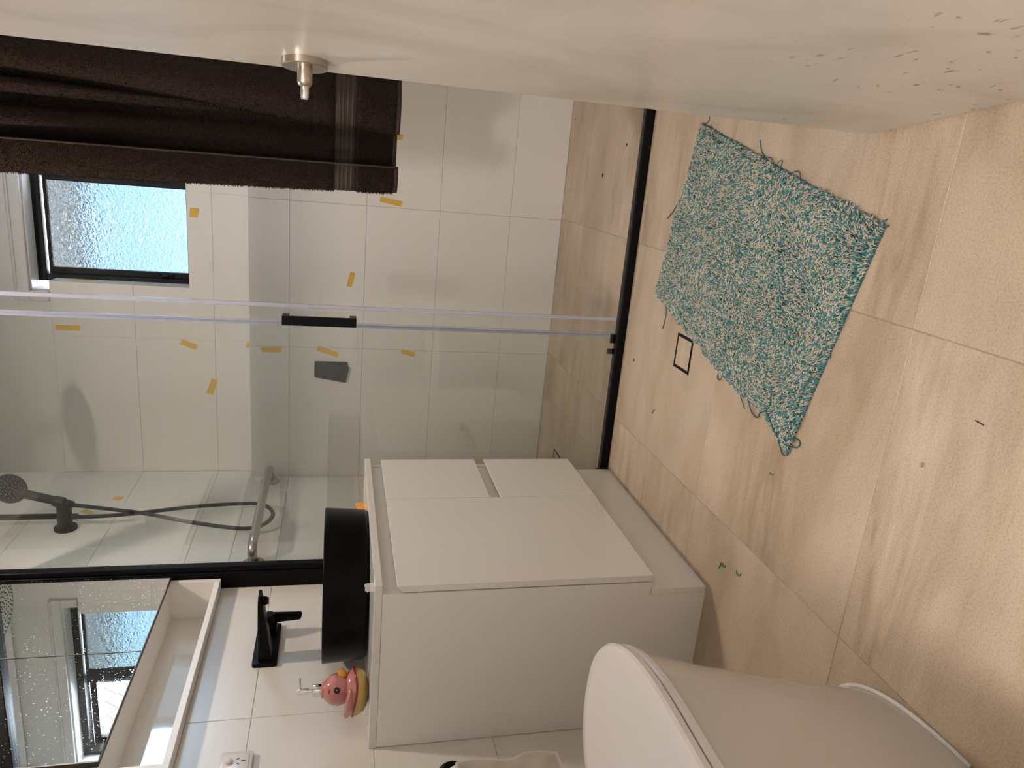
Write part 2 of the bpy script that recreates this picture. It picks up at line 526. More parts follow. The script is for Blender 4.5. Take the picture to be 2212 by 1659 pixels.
def tile_piece(parent, axis, plane, sgn, a0, a1, b0, b1, material, gap=0.0013, name='tile', gap_a=None):
    """a slab whose face lies on the plane, facing sgn along the axis; a,b are the two other axes in x,y,z order"""
    w, h = a1 - a0 - (gap if gap_a is None else gap_a), b1 - b0 - gap
    if w < 0.006 or h < 0.006:
        return
    key = (axis, sgn, round(w, 4), round(h, 4), material.name)
    me = TILE_MESH.get(key)
    if me is None:
        t = bmesh.new()
        c = 0.0009
        oth = [i for i in range(3) if i != axis]
        def ring(w_, h_, d):
            out = []
            for s, q in ((-1, -1), (1, -1), (1, 1), (-1, 1)):
                co = [0, 0, 0]; co[oth[0]] = s * w_ / 2; co[oth[1]] = q * h_ / 2; co[axis] = d
                out.append(t.verts.new(co))
            return out
        r0 = ring(w, h, -sgn * TT); r1 = ring(w, h, -sgn * c); r2 = ring(w - 2 * c, h - 2 * c, 0)
        for A, D in ((r0, r1), (r1, r2)):
            for k in range(4):
                t.faces.new((A[k], A[(k + 1) % 4], D[(k + 1) % 4], D[k]))
        t.faces.new(r2)
        bmesh.ops.recalc_face_normals(t, faces=t.faces)
        # make sure the front faces outwards
        f = t.faces[-1] if False else max(t.faces, key=lambda q: q.calc_center_median()[axis] * sgn)
        if f.normal[axis] * sgn < 0:
            bmesh.ops.reverse_faces(t, faces=t.faces)
        me = bpy.data.meshes.new(name)
        t.to_mesh(me); t.free()
        me.materials.append(material)
        TILE_MESH[key] = me
    loc = [0, 0, 0]
    oth = [i for i in range(3) if i != axis]
    loc[axis] = plane
    loc[oth[0]] = (a0 + a1) / 2
    loc[oth[1]] = (b0 + b1) / 2
    return link(name, me, parent, loc)

def cut(rect, hole):
    """rect minus hole -> rects"""
    a0, a1, b0, b1 = rect
    h0, h1, g0, g1 = hole
    if h1 <= a0 or h0 >= a1 or g1 <= b0 or g0 >= b1:
        return [rect]
    out = []
    if g0 > b0: out.append((a0, a1, b0, g0))
    if g1 < b1: out.append((a0, a1, g1, b1))
    m0, m1 = max(b0, g0), min(b1, g1)
    if h0 > a0: out.append((a0, h0, m0, m1))
    if h1 < a1: out.append((h1, a1, m0, m1))
    return out

def corner_tile(parent, plane, rs, r, material, g=0.0006):
    '''one tile with a corner cut out round the window opening, facing -y'''
    low, side = rs[0], rs[1]
    x0, x1, z0, z1 = r[0] + 0.0002, r[1] - 0.0002, r[2] + g, r[3] - g
    zc = low[3]
    if abs(side[0] - r[0]) < 1e-6:
        poly = [(x0, z0), (x1, z0), (x1, zc), (side[1], zc), (side[1], z1), (x0, z1)]
    else:
        poly = [(x0, z0), (x1, z0), (x1, z1), (side[0], z1), (side[0], zc), (x0, zc)]
    bm = bmesh.new()
    prism(bm, [(x, plane, z) for x, z in poly], (0, TT, 0))
    return obj('tile', bm, material, parent, (sum(p[0] for p in poly) / 6, plane, sum(p[1] for p in poly) / 6))

def lay(parent, axis, plane, sgn, avals, bvals, bounds, material, holes=(), **kw):
    A0, A1, B0, B1 = bounds
    for a, a2 in zip(avals, avals[1:]):
        for b, b2 in zip(bvals, bvals[1:]):
            r = (max(a, A0), min(a2, A1), max(b, B0), min(b2, B1))
            if r[1] - r[0] < 0.004 or r[3] - r[2] < 0.004:
                continue
            rs = [r]
            for h in holes:
                rs = [q for x in rs for q in cut(x, h)]
            if len(rs) == 2 and axis == 1 and holes:
                corner_tile(parent, plane, rs, r, material)
                continue
            for q in rs:
                tile_piece(parent, axis, plane, sgn, *q, material, **kw)

def structure(name, loc=(0, 0, 0)):
    o = bpy.data.objects.new(name, None)
    return o

def struct_mesh(name, bm, material, parent=None, loc=None):
    o = obj(name, bm, material, parent, loc)
    if parent is None:
        o['kind'] = 'structure'
    return o

Zrows = [-0.076 + 0.3 * k for k in range(0, 8)]
Zrows[-1] = Z_TILE                       # tiling stops at the painted band
Zrows = [0.0, 0.226, 0.526, 0.826, 1.127, 1.429, 1.733, Z_TILE]

# floor
b = B(); box(b, (-0.05, -3.55, -0.10), (2.65, 1.00, -0.0012))
floor = struct_mesh('floor', b, M['floor_grout'], loc=(0, 0, -0.10))
FX = [-0.585, 0.0098, 0.6046, 1.1994, 1.7942, 2.389, 2.984]
FY = [-3.646, -3.041, -2.4361, -1.8307, -1.2254, -0.6201, -0.0148, 0.5905, 1.196]
for x0, x1 in zip(FX, FX[1:]):
    for y0, y1 in zip(FY, FY[1:]):
        r = (max(x0, 0.0), min(x1, 2.6), max(y0, -3.5), min(y1, YB_LO))
        if r[0] >= r[1] - 0.01 or r[2] >= r[3] - 0.01: continue
        if y0 > Y_F and r[0] > X_R: continue
        if y0 > Y_F: r = (r[0], min(r[1], X_R), r[2], r[3])
        tile_piece(floor, 2, 0.0, 1, *r, M['floor_tile'], gap=0.0013)

# side wall with vanity; the mirrored cabinet is let into it
CAB = dict(y0=-0.795, y1=-0.005, z0=1.284, z1=2.02)
b = B()
for lo, hi in (((-0.12, Y_F - 0.1, -0.1), (-GT, 1.30, CAB['z0'])), ((-0.12, Y_F - 0.1, CAB['z1']), (-GT, 1.30, Z_TILE)),
               ((-0.12, Y_F - 0.1, CAB['z0']), (-GT, CAB['y0'], CAB['z1'])), ((-0.12, CAB['y1'], CAB['z0']), (-GT, 1.30, CAB['z1']))):
    box(b, lo, hi)
wall_left = struct_mesh('wall_left', b, M['grout'], loc=(0, 0, 0))
b = B(); box(b, (-0.12, Y_F - 0.1, Z_TILE), (-0.002, 1.30, Z_CEIL + 0.05)); obj('painted_plaster', b, M['paint'], wall_left)
Yc = [-2.409, -1.809, -1.209, -0.609, -0.009, 0.591, 1.191]
lay(wall_left, 0, 0.0, 1, Yc, Zrows, (Y_F, YB_UP, 0.0, Z_TILE), M['tile'], holes=[(CAB['y0'], CAB['y1'], CAB['z0'], CAB['z1'])])

# window wall: low nib in front, upper part behind it with the window opening
WX0, WX1, WZ0, WZ1 = 0.770, 1.665, 1.522, 2.103        # opening
b = B()
for lo, hi in (((-0.12, YB_UP + GT, -0.1), (X_R + 0.12, 1.17, WZ0 - TT)), ((-0.12, YB_UP + GT, WZ0 - TT), (WX0, 1.17, Z_TILE)),
               ((WX1, YB_UP + GT, WZ0 - TT), (X_R + 0.12, 1.17, Z_TILE))):
    box(b, lo, hi)
box(b, (-0.008, YB_LO + GT, -0.1), (X_R, YB_UP + TT, Z_LEDGE - GT))
wall_back = struct_mesh('wall_back', b, M['grout'], loc=(0, YB_UP, 0))
b = B()
box(b, (-0.12, YB_UP + 0.004, Z_TILE), (WX0, 1.17, Z_CEIL + 0.05)); box(b, (WX1, YB_UP + 0.004, Z_TILE), (X_R + 0.12, 1.17, Z_CEIL + 0.05))
box(b, (WX0, YB_UP + 0.004, WZ1), (WX1, 1.17, Z_CEIL + 0.05))
obj('painted_plaster', b, M['paint'], wall_back)
Xc = [-0.608, -0.0077, 0.5923, 1.1923, 1.7923]
lay(wall_back, 1, YB_LO, -1, Xc, Zrows[:5] + [Z_LEDGE], (0, X_R, 0, Z_LEDGE), M['tile'])
lay(wall_back, 1, YB_UP, -1, Xc, [Z_LEDGE] + Zrows[5:], (0, X_R, Z_LEDGE, Z_TILE), M['tile'], holes=[(WX0 + 0.04, WX1 - 0.012, WZ0, Z_TILE + 1)], gap_a=0.0003)
lay(wall_back, 2, Z_LEDGE, 1, Xc, [YB_LO, YB_UP], (0, X_R, YB_LO, YB_UP), M['tile'], name='ledge_tile')
# tiled jamb and sill of the window opening
b = B(); box(b, (WX0, YB_UP + 0.0085, WZ0 - 0.02), (WX0 + 0.04 - TT, 1.04, Z_TILE)); obj('jamb_backing', b, M['grout'], wall_back)
tile_piece(wall_back, 0, WX0 + 0.04, 1, YB_UP, 1.04, WZ0, 1.733, M['tile'], name='jamb_tile')
tile_piece(wall_back, 0, WX0 + 0.04, 1, YB_UP, 1.04, 1.733, Z_TILE, M['tile'], name='jamb_tile')
lay(wall_back, 2, WZ0, 1, Xc, [YB_UP, 1.04], (WX0 + 0.03, WX1, YB_UP, 1.04), M['tile'], name='sill_tile')

# far side wall (behind the open door)
b = B(); box(b, (X_R + GT, Y_F - 0.1, -0.1), (X_R + 0.12, 1.30, Z_TILE))
wall_right = struct_mesh('wall_right', b, M['grout'], loc=(X_R, 0, 0))
b = B(); box(b, (X_R + 0.002, Y_F - 0.1, Z_TILE), (X_R + 0.12, 1.30, Z_CEIL + 0.05)); obj('painted_plaster', b, M['paint'], wall_right)
lay(wall_right, 0, X_R, -1, Yc, Zrows, (Y_F, YB_UP, 0.0, Z_TILE), M['tile'])

# door wall with the doorway the picture is taken through
DX0, DX1, DZ = 0.80, 1.645, 2.06
b = B()
box(b, (-0.12, Y_F - 0.10, -0.1), (DX0, Y_F, Z_CEIL + 0.05)); box(b, (DX1, Y_F - 0.10, -0.1), (2.65, Y_F, Z_CEIL + 0.05)); box(b, (DX0, Y_F - 0.10, DZ), (DX1, Y_F, Z_CEIL + 0.05))
struct_mesh('wall_front', b, M['paint'], loc=(0, Y_F, 0))
b = B()
box(b, (DX0 - 0.03, Y_F - 0.105, 0), (DX0, Y_F + 0.004, DZ)); box(b, (DX0 - 0.03, Y_F - 0.105, DZ - 0.03), (DX1 + 0.03, Y_F + 0.004, DZ)); box(b, (DX1, Y_F - 0.105, 0), (DX1 + 0.02, Y_F + 0.004, DZ))
struct_mesh('trim_1', b, M['gloss_white'], loc=(DX0, Y_F, 0))
# hall behind the camera
b = B()
box(b, (-0.17, -3.55, -0.1), (-0.05, Y_F - 0.10, Z_CEIL + 0.05)); box(b, (2.60, -3.55, -0.1), (2.72, Y_F - 0.10, Z_CEIL + 0.05)); box(b, (-0.17, -3.67, -0.1), (2.72, -3.55, Z_CEIL + 0.05))
struct_mesh('wall_hall', b, M['paint'], loc=(1.2, -3.55, 0))
b = B(); box(b, (-0.17, -3.67, Z_CEIL), (2.72, 1.30, Z_CEIL + 0.08))
struct_mesh('ceiling', b, M['ceiling'], loc=(0, 0, Z_CEIL))
def cornice(name, p0, p1, inward):
    iv = V(inward)
    poly = []
    for k in range(7):
        a = math.pi / 2 * k / 6
        poly.append((0.085 * (1 - math.sin(a)) + 0.008, 0.085 * (1 - math.cos(a)) + 0.008))
    pts = [V(p0) + V((0, 0, Z_CEIL)) + iv * q[0] - V((0, 0, q[1])) for q in poly] + [V(p0) + V((0, 0, Z_CEIL - 0.0))]
    bm = B(); prism(bm, pts, V(p1) - V(p0)); return struct_mesh(name, bm, M['ceiling'], loc=V(p0) + V((0, 0, Z_CEIL)))
cornice('trim_2', (0, YB_UP, 0), (X_R, YB_UP, 0), (0, -1, 0))
cornice('trim_3', (0, Y_F, 0), (0, YB_UP, 0), (1, 0, 0))
cornice('trim_4', (X_R, Y_F, 0), (X_R, YB_UP, 0), (-1, 0, 0))

# ------------------------------------------------------------------ window
win = thing('window_1', (1.2, 1.03, WZ0), kind='structure')
FY0, FY1 = 1.030, 1.100          # frame depth
def fr(name, lo, hi, parent=win, m_=None, bev=0.002):
    bm = B(); box(bm, lo, hi, bev); return obj(name, bm, m_ or M['alu_black'], parent)
fr('window_frame', (0.797, FY0, 2.066), (1.665, FY1, 2.103))
fr('window_frame', (0.797, FY0, WZ0 - 0.004), (1.665, FY1, WZ0 + 0.010))
fr('window_frame', (0.797, FY0, WZ0 + 0.01), (0.826, FY1, 2.066))
fr('window_frame', (1.640, FY0, WZ0 + 0.01), (1.665, FY1, 2.066))
sash = thing('sliding_sash', (1.02, 1.05, WZ0 + 0.03)); sash.parent = win; sash.location = V((1.02, 1.05, WZ0 + 0.03)) - ORG['window_1']
def sfr(lo, hi):
    bm = B(); box(bm, lo, hi, 0.0015); return obj('sash_rail', bm, M['alu_black'], sash)
SY0, SY1 = 1.052, 1.072
sfr((0.826, SY0, WZ0 + 0.01), (0.850, SY1, 2.062)); sfr((1.190, SY0, WZ0 + 0.01), (1.255, SY1, 2.062))
sfr((0.850, SY0, WZ0 + 0.01), (1.190, SY1, WZ0 + 0.020)); sfr((0.850, SY0, 2.050), (1.190, SY1, 2.062))
bm = B(); box(bm, (0.850, SY0 + 0.008, WZ0 + 0.020), (1.190, SY0 + 0.013, 2.050)); obj('glass_pane', bm, M['frosted'], sash)
bm = B(); box(bm, (0.829, SY0 - 0.016, 1.600), (0.846, SY0, 1.650), 0.003); box(bm, (0.833, SY0 - 0.024, 1.612), (0.842, SY0 - 0.014, 1.640), 0.003); obj('sash_latch', bm, M['black'], sash)
# security screen outside the open half
GX0, GX1, GZ0, GZ1 = 1.275, 1.632, WZ0 + 0.03, 2.066
sc = thing('security_screen', (1.45, 1.13, GZ0)); sc.parent = win; sc.location = V((1.45, 1.13, GZ0)) - ORG['window_1']
def scf(lo, hi):
    bm = B(); box(bm, lo, hi, 0.0015); obj('screen_frame', bm, M['alu_black'], sc)
scf((GX0 - 0.02, 1.10, GZ0), (GX0 + 0.022, 1.125, GZ1)); scf((GX1 - 0.012, 1.10, GZ0), (GX1 + 0.02, 1.125, GZ1))
scf((GX0 + 0.022, 1.10, GZ0), (GX1 - 0.012, 1.125, GZ0 + 0.02)); scf((GX0 + 0.022, 1.10, GZ1 - 0.030), (GX1 - 0.012, 1.125, GZ1))
gx = GX0 + 0.022; step = (GX1 - 0.012 - gx) / 8
for i in range(8):
    x0, x1 = gx + i * step, gx + (i + 1) * step
    pts = []
    z = GZ0 + 0.02; k = i % 2
    while z < GZ1 - 0.03:
        xx = x0 if k % 2 == 0 else x1
        pts += [(xx, 1.112, min(z, GZ1 - 0.03)), (xx, 1.112, min(z + 0.012, GZ1 - 0.029))]
        z += 0.062; k += 1
    bm = B(); tube(bm, pts, 0.0021, 6); obj('grille_wire', bm, M['alu_black'], sc)
# timber architrave over the tile line
arc = thing('trim_5', (1.2, YB_UP, Z_TILE), kind='structure')
def archi(lo, hi, vert):
    bm = B(); box(bm, lo, hi, 0.004, 2)
    obj('architrave', bm, M['gloss_white'], arc)
archi((0.730, YB_UP - 0.012, Z_TILE + 0.001), (0.770, YB_UP + 0.006, 2.103), True)
archi((1.665, YB_UP - 0.012, Z_TILE + 0.001), (1.705, YB_UP + 0.006, 2.103), True)
archi((0.730, YB_UP - 0.012, 2.103), (1.705, YB_UP + 0.006, 2.152), False)
archi((0.730, YB_UP - 0.016, 2.141), (1.705, YB_UP - 0.0115, 2.152), False)
bm = B(); box(bm, (0.770, YB_UP + 0.004, 2.096), (1.665, FY0 + 0.002, 2.108)); obj('head_lining', bm, M['gloss_white'], arc)
bm = B(); box(bm, (0.762, YB_UP + 0.004, Z_TILE), (0.778, FY0 + 0.002, 2.100)); obj('jamb_lining', bm, M['gloss_white'], arc)
bm = B(); box(bm, (1.657, YB_UP + 0.004, Z_TILE - 0.4), (1.668, FY0 + 0.002, 2.100)); obj('jamb_lining', bm, M['gloss_white'], arc)

# outside: eave over the window and sunlit paving
bm = B(); box(bm, (-2.5, 1.17, 2.33), (4.5, 2.22, 2.37)); box(bm, (-2.5, 2.20, 2.26), (4.5, 2.235, 2.46))
struct_mesh('trim_6', bm, M['eave'], loc=(1.2, 1.6, 2.33))
bm = B(); box(bm, (-14, 1.17, -0.55), (16, 26, -0.45)); struct_mesh('ground', bm, M['ground'], loc=(1, 8, -0.5))

# ------------------------------------------------------------------ door
pd0, pd1 = V((1.512, -1.023, 0.01)), V((1.6215, -1.846, 0.01))
dt = (pd1 - pd0).normalized(); dn = V((-dt.y, dt.x, 0)).normalized()
if dn.x > 0: dn = -dn                 # into the room
bm = B()
poly = [pd0, pd1, pd1 - dn * 0.036, pd0 - dn * 0.036]
prism(bm, poly, (0, 0, 2.03), 0.0015)
door = struct_mesh('door_1', bm, M['door'], loc=pd0)
rc = V((1.5195, -1.0795, 0.987))
rc = pd0 + dt * ((rc - pd0).dot(dt)) + V((0, 0, 0.977))
AX = axes_from(dn)
bm = B(); lathe(bm, [(0.0, 0), (0.0325, 0), (0.0325, 0.009), (0.0310, 0.0105), (0.0, 0.0105)], rc, AX, 40); rose = obj('latch_rose', bm, M['nickel'], door, auto=35)
bm = B(); lathe(bm, [(0.0105, 0.0105), (0.0105, 0.030), (0.0085, 0.034), (0.0060, 0.036), (0.0, 0.036)], rc, AX, 24); obj('spindle_neck', bm, M['nickel'], rose, auto=35)
bm = B(); lathe(bm, [(0.0058, 0.036), (0.0058, 0.050), (0.0045, 0.0525), (0.0, 0.0525)], rc, AX, 20); obj('spindle_tip', bm, M['chrome'], rose, auto=35)
o = bpy.data.objects['spindle_tip']; o['label'] = 'bright chrome tip'

# ------------------------------------------------------------------ vanity
van = thing('vanity_cabinet', (0.22, -0.375, 0), 'glossy white vanity cabinet with a tall door and two drawers', 'cabinet')
YN, YFAR = -0.7488, -0.001
bm = B(); prism(bm, [(0.002, YN, 0), (0.398, YN, 0), (0.398, YN, 0.152), (0.4325, YN, 0.152), (0.4325, YN, 0.8205), (0.002, YN, 0.8205)], (0, 0.016, 0), 0.0006)
obj('side_panel', bm, M['cabinet_side'], van)
bm = B(); box(bm, (0.002, -0.017, 0), (0.398, YFAR, 0.8205)); box(bm, (0.398, -0.017, 0.153), (0.4345, YFAR, 0.8205)); obj('side_panel', bm, M['cabinet_side'], van)
bm = B(); box(bm, (0.3985, YN, 0.0), (0.414, YFAR, 0.1505), 0.0008); obj('kick_board', bm, M['cabinet'], van)
bm = B(); box(bm, (0.003, -0.732, 0.152), (0.405, -0.018, 0.168)); box(bm, (0.003, -0.732, 0.168), (0.02, -0.018, 0.81)); obj('carcass', bm, M['cabinet_side'], van)
bm = B(); box(bm, (0.424, -0.7325, 0.7755), (0.431, -0.0172, 0.8205)); obj('finger_rail', bm, M['cabinet'], van)
bm = B(); box(bm, (0.424, -0.289, 0.436), (0.431, -0.0172, 0.496)); obj('finger_rail', bm, M['cabinet'], van)
def front(name, y0, y1, z0, z1):
    bm = B()
    xf, xb = 0.453, 0.436
    # front with a bevelled finger pull along its top
    prism(bm, [(xb, y0, z0), (xf, y0, z0), (xf, y0, z1), (xf - 0.004, y0, z1), (xb, y0, z1 - 0.014)], (0, y1 - y0, 0), 0.0008)
    return obj(name, bm, M['cabinet'], van)
front('door', YN - 0.0004, -0.2915, 0.152, 0.7875)
front('drawer', -0.2885, YFAR, 0.481, 0.7875)
front('drawer', -0.2885, YFAR, 0.152, 0.449)

bm = B(); box(bm, (0.001, -0.7500, 0.821), (0.456, -0.0005, 0.8394), 0.0012, 2)
tag(obj('benchtop', bm, M['bench']), 'thin white benchtop lying on the vanity cabinet under the black basin', 'benchtop')
bench_z = 0.8394

# basin
bc = V((0.240, -0.383, bench_z + 0.0004))
prof = [(0.0, 0.0), (0.197, 0.0), (0.2015, 0.003), (0.2035, 0.010), (0.2100, 0.112), (0.2098, 0.1155), (0.2080, 0.1172), (0.2055, 0.1172), (0.2035, 0.1150), (0.196, 0.060), (0.180, 0.030), (0.12, 0.018), (0.03, 0.014), (0.0, 0.014)]
bas = thing('basin', bc, 'round matt black bowl basin standing on the white benchtop', 'basin')
bm = B(); lathe(bm, prof, bc, 'z', 72); obj('bowl', bm, M['basin'], bas, auto=50)
bm = B(); lathe(bm, [(0, 0.0141), (0.022, 0.0141), (0.022, 0.019), (0.018, 0.021), (0, 0.021)], bc, 'z', 28); obj('waste_plug', bm, M['black'], bas, auto=40)

# scrap of torn label at the foot of the basin
bm = B()
ang0 = math.atan2(-0.275, 0.115)
def bp(a, r, z): return (bc.x + r * math.cos(a), bc.y + r * math.sin(a), z)
a0 = math.radians(-62)
out = [(a0 - 0.050, 0.0), (a0 - 0.02, 0.0), (a0 + 0.055, 0.0), (a0 + 0.05, 0.010), (a0 + 0.03, 0.014), (a0 - 0.005, 0.011), (a0 - 0.035, 0.012), (a0 - 0.06, 0.006)]
fl = [bp(a, 0.2068 + 0.0006 * i, bench_z + 0.0012 + z) for i, (a, z) in enumerate(out)]
ff = [(x + 0.0, y, z) for x, y, z in fl]
prism(bm, [bp(a, 0.2062 + 0.07 * z, bench_z + 0.0008 + z) for a, z in out], (0.0005, -0.0007, 0))
prism(bm, [bp(a0 - 0.05, 0.2068, bench_z + 0.0002), bp(a0 + 0.055, 0.2068, bench_z + 0.0002), bp(a0 + 0.03, 0.220, bench_z + 0.0002), bp(a0 - 0.02, 0.224, bench_z + 0.0002)], (0, 0, 0.0007))
tag(obj('label_scrap', bm, M['plastic']), 'torn white scrap of paper stuck at the foot of the basin', 'scrap')

# tape roll behind the basin
bm = B(); lathe(bm, [(0.036, 0), (0.045, 0), (0.045, 0.025), (0.036, 0.025), (0.036, 0)], (0.295, -0.092, bench_z + 0.0003), 'z', 40)
tr = thing('tape_roll', (0.295, -0.092, bench_z), 'roll of orange masking tape lying on the benchtop behind the basin', 'tape roll')
obj('tape', bm, M['orange'], tr, auto=40)
bm = B(); lathe(bm, [(0.0335, 0), (0.0358, 0), (0.0358, 0.025), (0.0335, 0.025), (0.0335, 0)], (0.295, -0.092, bench_z + 0.0003), 'z', 40); obj('core', bm, M['card'], tr, auto=40)

# ------------------------------------------------------------------ wall tap
tap = thing('wall_tap', (0.0, -0.318, 1.112), 'matt black wall tap with a flat spout above the basin', 'tap')
bm = B()
def rrect(y0, y1, z0, z1, r, x, n=5):
    pts = []
    for cy, cz, a in ((y1 - r, z1 - r, 0), (y0 + r, z1 - r, 90), (y0 + r, z0 + r, 180), (y1 - r, z0 + r, 270)):
        for k in range(n + 1):
            t = math.radians(a + 90 * k / n)
            pts.append((x, cy + r * math.cos(t), cz + r * math.sin(t)))
    return pts
prism(bm, rrect(-0.414, -0.222, 1.080, 1.1475, 0.008, 0.0003), (0.0105, 0, 0), 0.001)
obj('back_plate', bm, M['black'], tap, auto=40)
# spout: a bar that thins towards its tip
bm = B()
secs = []
for x, z0, z1, y0, y1 in ((0.0105, 1.0945, 1.1330, -0.400, -0.352), (0.05, 1.099, 1.1325, -0.399, -0.353), (0.12, 1.108, 1.1320, -0.398, -0.354), (0.19, 1.1185, 1.1312, -0.397, -0.355), (0.213, 1.1225, 1.1300, -0.396, -0.356)):
    secs.append([bm.verts.new(p) for p in rrect(y0, y1, z0, z1, 0.003, x, 2)])
for A, D in zip(secs, secs[1:]):
    for k in range(len(A)):
        bm.faces.new((A[k], A[(k + 1) % len(A)], D[(k + 1) % len(A)], D[k]))
bm.faces.new(secs[0][::-1]); bm.faces.new(secs[-1])
sp = obj('spout', bm, M['black'], tap, auto=35)
bm = B(); lathe(bm, [(0.0, 0.016), (0.0135, 0.016), (0.0135, 0.006), (0.011, 0.004), (0.0105, 0.0), (0.0, 0.0)], (0.190, -0.376, 1.1035), 'z', 6); obj('aerator', bm, M['black'], sp)
bm = B(); box(bm, (0.0105, -0.290, 1.090), (0.045, -0.246, 1.134), 0.002); lathe(bm, [(0.0, 0.034), (0.017, 0.034), (0.017, 0.062), (0.015, 0.064), (0, 0.064)], (0.0105, -0.268, 1.112), 'x', 24); obj('mixer_body', bm, M['black'], tap, auto=35)
bm = B()
prism(bm, [(0.049, -0.2565, 1.127), (0.075, -0.2565, 1.122), (0.072, -0.2565, 1.022), (0.066, -0.2565, 1.018), (0.048, -0.2565, 1.0235), (0.042, -0.2565, 1.10)], (0, -0.009, 0), 0.0015)
obj('lever', bm, M['black'], tap, auto=35)

# ------------------------------------------------------------------ mirrored cabinet
mc = thing('mirror_cabinet', (0, -0.40, CAB['z0']), 'white mirrored wall cabinet with an open shelf under two mirror doors', 'cabinet')
y0, y1, z0, z1 = CAB['y0'], CAB['y1'], CAB['z0'], CAB['z1']
XI, XO = -0.095, 0.040
bm = B(); box(bm, (XI, y0, z0), (XO, y0 + 0.016, z1), 0.0006); obj('side_panel', bm, M['cabinet_side'], mc)
bm = B(); box(bm, (XI, y1 - 0.016, z0), (XO, y1, z1), 0.0006); obj('side_panel', bm, M['cabinet_side'], mc)
bm = B(); box(bm, (XI, y0 + 0.016, z0), (XO, y1 - 0.016, z0 + 0.016), 0.0006); obj('shelf_board', bm, M['cabinet_side'], mc)
bm = B(); box(bm, (XI, y0 + 0.016, 1.436), (XO - 0.004, y1 - 0.016, 1.452), 0.0006); obj('shelf_board', bm, M['cabinet_side'], mc)
bm = B(); box(bm, (XI, y0 + 0.016, z1 - 0.016), (XO, y1 - 0.016, z1), 0.0006); obj('top_panel', bm, M['cabinet_side'], mc)
bm = B(); box(bm, (XI - 0.004, y0, z0), (XI, y1, z1)); obj('back_panel', bm, M['shelf_gloss'], mc)
def mdoor(a, c):
    bm = B(); box(bm, (XO + 0.001, a, 1.432), (XO + 0.0145, c, 2.015), 0.0006)
    d = obj('mirror_door', bm, M['slate'], mc)
    bm = B(); box(bm, (XO + 0.0146, a, 1.4315), (XO + 0.0186, c, 2.0155), 0.0010); obj('mirror_glass', bm, M['mirror'], d)
mdoor(-0.7735, -0.3895); mdoor(-0.3865, -0.0080)

# ------------------------------------------------------------------ power point
gp = thing('power_point', (0.0, -0.79, 1.108), 'white double power point on the wall tiles near the mirrored cabinet', 'power point')
bm = B(); prism(bm, rrect(-0.846, -0.7305, 1.1085, 1.1815, 0.006, 0.0002), (0.011, 0, 0), 0.0015); obj('face_plate', bm, M['plastic'], gp, auto=40)
bm = B(); prism(bm, rrect(-0.838, -0.7385, 1.1165, 1.1735, 0.004, 0.0112), (0.0012, 0, 0), 0.0004); obj('cover', bm, M['plastic'], gp, auto=40)
for yc in (-0.763, -0.813):
    bm = B(); lathe(bm, [(0.0, 0.0), (0.0085, 0.0), (0.0085, 0.004), (0.006, 0.0055), (0, 0.0055)], (0.0124, yc, 1.161), 'x', 24); obj('rocker_switch', bm, M['plastic'], gp, auto=40)
    for dy, dz, an in ((0.007, 0.0, 30), (-0.007, 0.0, -30), (0.0, -0.013, 0)):
        bm = B(); box(bm, (0.0122, -0.0011, -0.0045), (0.01265, 0.0011, 0.0045))
        bmesh.ops.rotate(bm, cent=(0, 0, 0), matrix=Matrix.Rotation(math.radians(an), 3, 'X'), verts=bm.verts)
        bmesh.ops.translate(bm, vec=(0, yc + dy, 1.141 + dz), verts=bm.verts)
        obj('socket_slot', bm, M['slot'], gp)

# ------------------------------------------------------------------ duck soap pump
dk = V((0.104, -0.659, bench_z + 0.0003))
SZ = 0.985
duck = thing('soap_pump', dk, 'pink and yellow duck soap pump with a chrome spout', 'soap dispenser')
fwd = V((0.955, 0.2958, 0)).normalized()          # beak direction
side = V((0.2958, -0.955, 0)).normalized()       # towards the viewer
def dpt(a, s, h): return dk + fwd * a + side * s + V((0, 0, h * SZ))
def ellip_loft(bm, rows, n=36):
    """rows: (h, centre a, half length, half width)"""
    rings = []
    for h, ca, la, wb in rows:
        if la < 1e-5:
            rings.append([bm.verts.new(dpt(ca, 0, h))])
        else:
            rings.append([bm.verts.new(dpt(ca + la * math.cos(2 * math.pi * k / n), wb * math.sin(2 * math.pi * k / n), h)) for k in range(n)])
    for A, D in zip(rings, rings[1:]):
        for k in range(n):
            q = []
            for v in (A[k % len(A)], A[(k + 1) % len(A)], D[(k + 1) % len(D)], D[k % len(D)]):
                if v not in q: q.append(v)
            if len(q) > 2: bm.faces.new(q)
    return bm
def wavy(bm, lower, upper, n=48):
    pass
# wavy line where the pink glaze ends, height as a function of the angle (0 = breast)
def wave_h(t):
    return 0.0345 + 0.0032 * math.cos(t * 2) - 0.0035 * math.cos(t) + 0.002 * math.cos(3 * t)
n = 48
def body_r(h):
    # ellipse radii of the body at height h (0..0.052)
    t = min(max(h / 0.060, 0), 1)
    k = math.sqrt(max(0.0, 1 - (abs(t - 0.52) / 0.56) ** 2.3))
    return 0.0575 * k, 0.046 * k
def ring_pts(hfun, grow=0.0):
    out = []
    for k in range(n):
        t = 2 * math.pi * k / n
        h = hfun(t)
        la, wb = body_r(h)
        tail = 0.010 * max(0, (h - 0.022) / 0.035) * max(0, -math.cos(t)) ** 3
        out.append(dpt(-0.004 + (la + grow) * math.cos(t) - tail, (wb + grow) * math.sin(t), h))
    return out
def ring_mesh(bm, rings, cap0=False, cap1=False):
    vs = [[bm.verts.new(p) for p in r] for r in rings]
    for A, D in zip(vs, vs[1:]):
        for k in range(n): bm.faces.new((A[k], A[(k + 1) % n], D[(k + 1) % n], D[k]))
    if cap0: bm.faces.new(vs[0][::-1])
    if cap1: bm.faces.new(vs[-1])
    return bm
